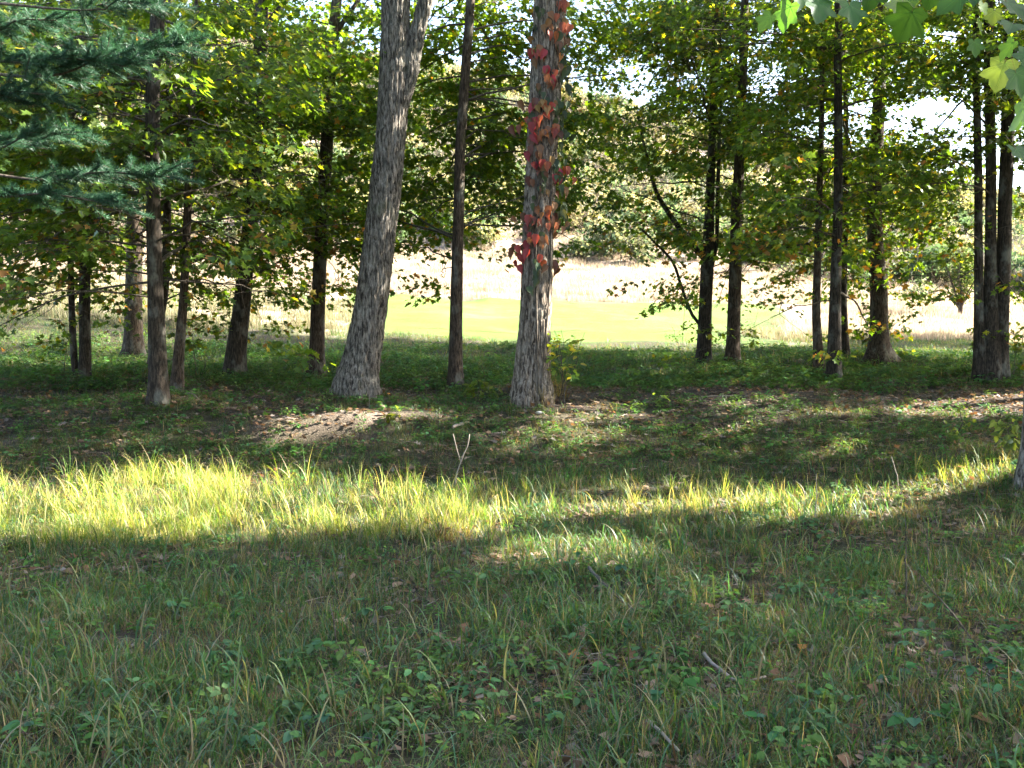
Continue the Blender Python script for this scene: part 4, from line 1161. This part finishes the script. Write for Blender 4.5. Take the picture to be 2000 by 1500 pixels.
sapling(1280, 790, 26, 42, 27, 'pale broad-leaved seedling on the dark floor right of the creeper trunk', OVATE, .09, [(.09, .14, .05)], 'leafy_plant', 'plant')
sapling(775, 830, 34, 40, 36, 'yellowish fern-like plant beside the sunlit bare berm', OVATE, .08, [(.09, .10, .025), (.06, .09, .025)], 'leafy_plant', 'plant')
sapling(1968, 900, 95, 40, 60, 'pale leaf spray catching the sun by the rough trunk in the grass', OVATE, .09, [(.12, .16, .055), (.09, .13, .04)], 'leafy_plant', 'plant', 1, .5)
sapling(1875, 870, 110, 40, 45, 'tall thin yellow-green weed standing near the rough trunk', OVATE, .06, [(.12, .16, .03)], 'weed_stalk', 'weed')
sapling(395, 735, 60, 40, 30, 'short pale-topped weed among grass beside the mossy leaning trunk', OVATE, .05, [(.14, .17, .06)], 'weed_stalk', 'weed')

# dry grass clumps round the creeper trunk
def dryclump(px, py, L, label, n_=60):
    p = gnd(px, py); g = Geo()
    for _ in range(n_):
        f = random.uniform(.7, 1.2); a = random.uniform(0, 6.283); rr = .14 * math.sqrt(random.random())
        blade(g, (rr * math.cos(a), rr * math.sin(a), -.02), random.uniform(0, 6.283), L * random.uniform(.5, 1.15), .006, random.uniform(.6, 2.2), random.uniform(0, .6), tuple(c_ * f for c_ in random.choice(ST)), 6)
    o = obj('dry_grass_clump', g.mesh('dry_grass_clump'), M_GRASS, None, label=label, category='grass clump'); o.location = p
dryclump(1062, 788, .40, 'brown dry grass clump at the front of the creeper trunk base', 110)
dryclump(1088, 776, .55, 'tall straw-coloured grass clump on the right flank of the creeper trunk', 80)
dryclump(1195, 800, .22, 'small sunlit straw clump away from the creeper trunk')
dryclump(885, 1050, .20, 'dark matted grass hummock at the shaded lip of the sunlit grass', 120)
dryclump(1770, 1020, .2, 'matted dead grass hump below the sunlit strip near the rough trunk', 90)

# ------------------------------------------------------------------ bramble seedlings of the foreground, each with its leaves
BR = [leaf_mesh('bramble_leaf', (np.array([(0, 0, 0), (.20, .08, .04), (.30, .28, .05), (.36, .40, .04), (.26, .62, .03), (.24, .74, .02), (0, 1., -.12), (-.24, .74, .02), (-.26, .62, .03), (-.36, .40, .04), (-.30, .28, .05), (-.20, .08, .04)], float),
      np.array([7, 7]), np.array([0, 1, 2, 3, 4, 5, 6, 0, 6, 7, 8, 9, 10, 11])), c_) for c_ in [(.045, .12, .05), (.06, .14, .04), (.075, .155, .045), (.05, .11, .06)]]
for me in BR: me.materials.append(M_FORB)
for i_, (px, py) in enumerate([(340, 1200), (150, 1450), (480, 1440), (640, 1420), (650, 1285), (840, 1310), (960, 1340), (1060, 1425), (1200, 1345), (1215, 1255), (1335, 1420), (1440, 1280),
               (1575, 1190), (1665, 1200), (1700, 1250), (1790, 1285), (1725, 1345), (1965, 1240), (1790, 1455), (250, 1370), (60, 1465), (560, 1465), (1480, 1470), (1120, 1120), (720, 1200), (1560, 1390), (1900, 1330), (1230, 1140), (1840, 1260), (905, 1400), (430, 1290), (760, 1460)]):
    p = gnd(px, py); r = empty('bramble_plant', p, 'low green bramble plant with toothed leaflets in the foreground grass', 'plant', 'bramble plants in the foreground grass')
    for s_ in range(R.integers(2, 5)):
        a = R.uniform(0, 6.283); h_ = R.uniform(.05, .13); rr = R.uniform(.03, .11)
        tip = np.array([rr * math.cos(a), rr * math.sin(a), h_])
        g = Geo(); g.add(*tube(limb_path(np.array([0, 0, -.02]), tip, .03, 5), [.003, .0026, .0022, .002, .0016], 4), (.1, .1, .04)); obj('stem', g.mesh('stem', (0, 0, 0), True), M_TWIG, r)
        for da in (-1.0, 0, 1.0):
            sz_ = R.uniform(.045, .078) * (1.15 if da == 0 else .9)
            d = np.array([math.cos(a + da), math.sin(a + da), R.uniform(-.45, .1)])
            o = obj('leaf', BR[R.integers(4)], None, r)
            o.matrix_local = (basis(d, (R.normal(0, .2), R.normal(0, .2), 1)) * sz_).to_4x4(); o.location = tip

# ------------------------------------------------------------------ larger fallen leaves
FC = [('tan', (.28, .19, .12)), ('orange', (.50, .22, .06)), ('brown', (.20, .11, .06)), ('pale', (.34, .26, .18)), ('yellow', (.48, .36, .08))]
FM = {}
for nm_, c_ in FC:
    g = Geo(); tv_ = BIGMAPLE[0].copy(); tv_[:, 2] += .25 * np.abs(tv_[:, 0]) + .08 * np.sin(tv_[:, 1] * 6)
    leaves(g, (tv_, BIGMAPLE[1], BIGMAPLE[2]), np.zeros((1, 3)), np.array([[0, 1., 0]]), np.array([[0, 0, 1.]]), np.array([1.]), np.array([c_]))
    FM[nm_] = g.mesh('fallen_leaf'); FM[nm_].materials.append(M_DRY)
fl = [(1115, 1300, 'orange'), (1140, 1272, 'brown'), (1132, 1262, 'pale'), (1567, 1284, 'orange'), (1722, 1364, 'pale'), (1740, 1366, 'pale'), (1935, 1458, 'tan'), (1975, 1480, 'tan'), (1850, 1375, 'tan'),
      (1260, 1366, 'tan'), (1395, 1200, 'brown'), (325, 822, 'orange'), (262, 778, 'tan'), (285, 782, 'orange'), (758, 762, 'orange'), (1765, 785, 'orange'), (870, 830, 'brown'), (855, 826, 'tan'), (690, 1130, 'tan'),
      (1620, 1330, 'brown'), (90, 1400, 'tan'), (1500, 1420, 'brown'), (1030, 1240, 'brown'), (560, 845, 'tan'), (1420, 845, 'brown'), (1250, 852, 'tan'), (240, 855, 'pale'), (1835, 1120, 'tan'), (1690, 1410, 'brown'), (1290, 1290, 'yellow')]
for px, py, nm_ in fl:
    p = gnd(px, py); a = R.uniform(0, 6.283)
    o = obj('fallen_leaf', FM[nm_], None, None, label='%s fallen maple leaf lying %s' % (nm_, 'in the foreground grass' if py > 1000 else 'on the shaded bank below the trunks'), category='fallen leaf', group='%s fallen leaves %s' % (nm_, 'in the foreground grass' if py > 1000 else 'on the bank'))
    o.matrix_world = (basis((math.cos(a), math.sin(a), R.normal(0, .2)), (R.normal(0, .3), -.35 + R.normal(0, .2), 1)) * R.uniform(.05, .085)).to_4x4(); o.location = p + [0, 0, .04 if py > 1000 else .02]

# ------------------------------------------------------------------ sticks, dead stalks, stone
def stick(name, cat, label, pts, r0, r1, mat=M_STICK, extra=()):
    g = Geo(); P = np.array(pts); o0 = P[0].copy()
    Q = catmull(P, .06); Q[1:-1] += R.normal(0, .003, (len(Q) - 2, 3))
    g.add(*tube(Q, np.linspace(r0, r1, len(Q)), 6))
    for e in extra:
        Q = catmull(np.array(e), .06); g.add(*tube(Q, np.linspace(r0 * .7, r1, len(Q)), 5))
    o = obj(name, g.mesh(name, o0, True), mat, None, label=label, category=cat); o.location = o0
b_ = gnd(888, 950); Yk = b_[1]
f_ = at(900, 902, Yk)
stick('forked_twig', 'twig', 'pale forked Y-shaped dead twig standing in the sunlit grass', [b_ - [0, 0, .03], at(892, 925, Yk), f_, at(912, 872, Yk), at(917, 848, Yk)], .008, .004, extra=[[f_, at(893, 880, Yk), at(885, 847, Yk)]])
def lie(px, py, dz=.03):
    p = gnd(px, py); return p + [0, 0, dz]
stick('fallen_stick', 'stick', 'short pale stick lying at the very front of the grass', [lie(1265, 1442, .05), lie(1290, 1465, .05), lie(1325, 1500, .04)], .008, .006)
stick('fallen_stick', 'stick', 'grey crooked stick lying in the grass among brambles', [lie(1375, 1300, .06), lie(1410, 1330, .05), lie(1450, 1355, .05), lie(1495, 1348, .06)], .010, .006)
stick('fallen_stick', 'stick', 'dark mossy stick angled through mid grass', [lie(1150, 1143, .10), lie(1190, 1175, .06), lie(1260, 1225, .03)], .012, .007, M_TWIG)
stick('fallen_stick', 'stick', 'pale curved stick on the litter by the dark flared trunk', [lie(357, 775, .03), lie(375, 780, .06), lie(397, 792, .02)], .008, .005)
stick('fallen_stick', 'stick', 'thin pale stick lying flat on the dark floor far right of the creeper trunk', [lie(1370, 774, .02), lie(1405, 775, .03), lie(1440, 774, .02)], .008, .005)
stick('fallen_branch', 'branch', 'short thick broken branch with pale end on the shaded bank', [lie(884, 845, .05), lie(900, 840, .06), lie(915, 834, .05)], .022, .018)
for px, py, tx, ty, lab in [(1766, 1190, 1768, 1010, 'tall thin dead stalk standing upright on the darker side of the grass'), (1810, 1130, 1811, 1035, 'short upright dead stalk right of the tall dead stalk'),
                            (1920, 1285, 1795, 1120, 'long dark dead stalk leaning over low plants'), (780, 1045, 776, 960, 'dark stub of a dead stalk in front of the bright grass'),
                            (690, 1035, 668, 985, 'leaning dead stalk at the shaded lip of the bright grass'), (655, 1260, 645, 1180, 'crooked dark dead stalk in the open foreground grass'),
                            (720, 790, 721, 750, 'pale straight stalk before the big leaning trunk'), (1755, 955, 1741, 892, 'pale dead stalk bright in the sun strip'), (1588, 835, 1612, 785, 'dark thin dead stalk leaning on the bank'),
                            (515, 810, 514, 780, 'small hooked stalk left of the sunlit bare berm'), (1590, 1010, 1594, 925, 'brown stalk in bright grass left of the pale dead stalk')]:
    p = gnd(px, py); q_ = at(tx, ty, p[1])
    stick('dead_stalk', 'stalk', lab, [p - [0, 0, .03], p + (q_ - p) * .4 + [.01, 0, 0], q_], .005, .0025, M_STICK if 'pale' in lab else M_TWIG)
p = gnd(1053, 806)
import bmesh
bm = bmesh.new(); bmesh.ops.create_icosphere(bm, subdivisions=3, radius=.035)
for v in bm.verts:
    n_ = float(vnoise(np.array([v.co[:]]) * 22 + 5)[0]) - .5
    v.co = Vector((v.co.x * 1.3, v.co.y, v.co.z * .65)) * (1 + .35 * n_)
me = bpy.data.meshes.new('stone'); bm.to_mesh(me); bm.free()
o = obj('stone', me, M_STONE, None, label='small pale stone at the foot of the creeper trunk', category='stone'); o.location = p + [0, 0, .02]
print('done')
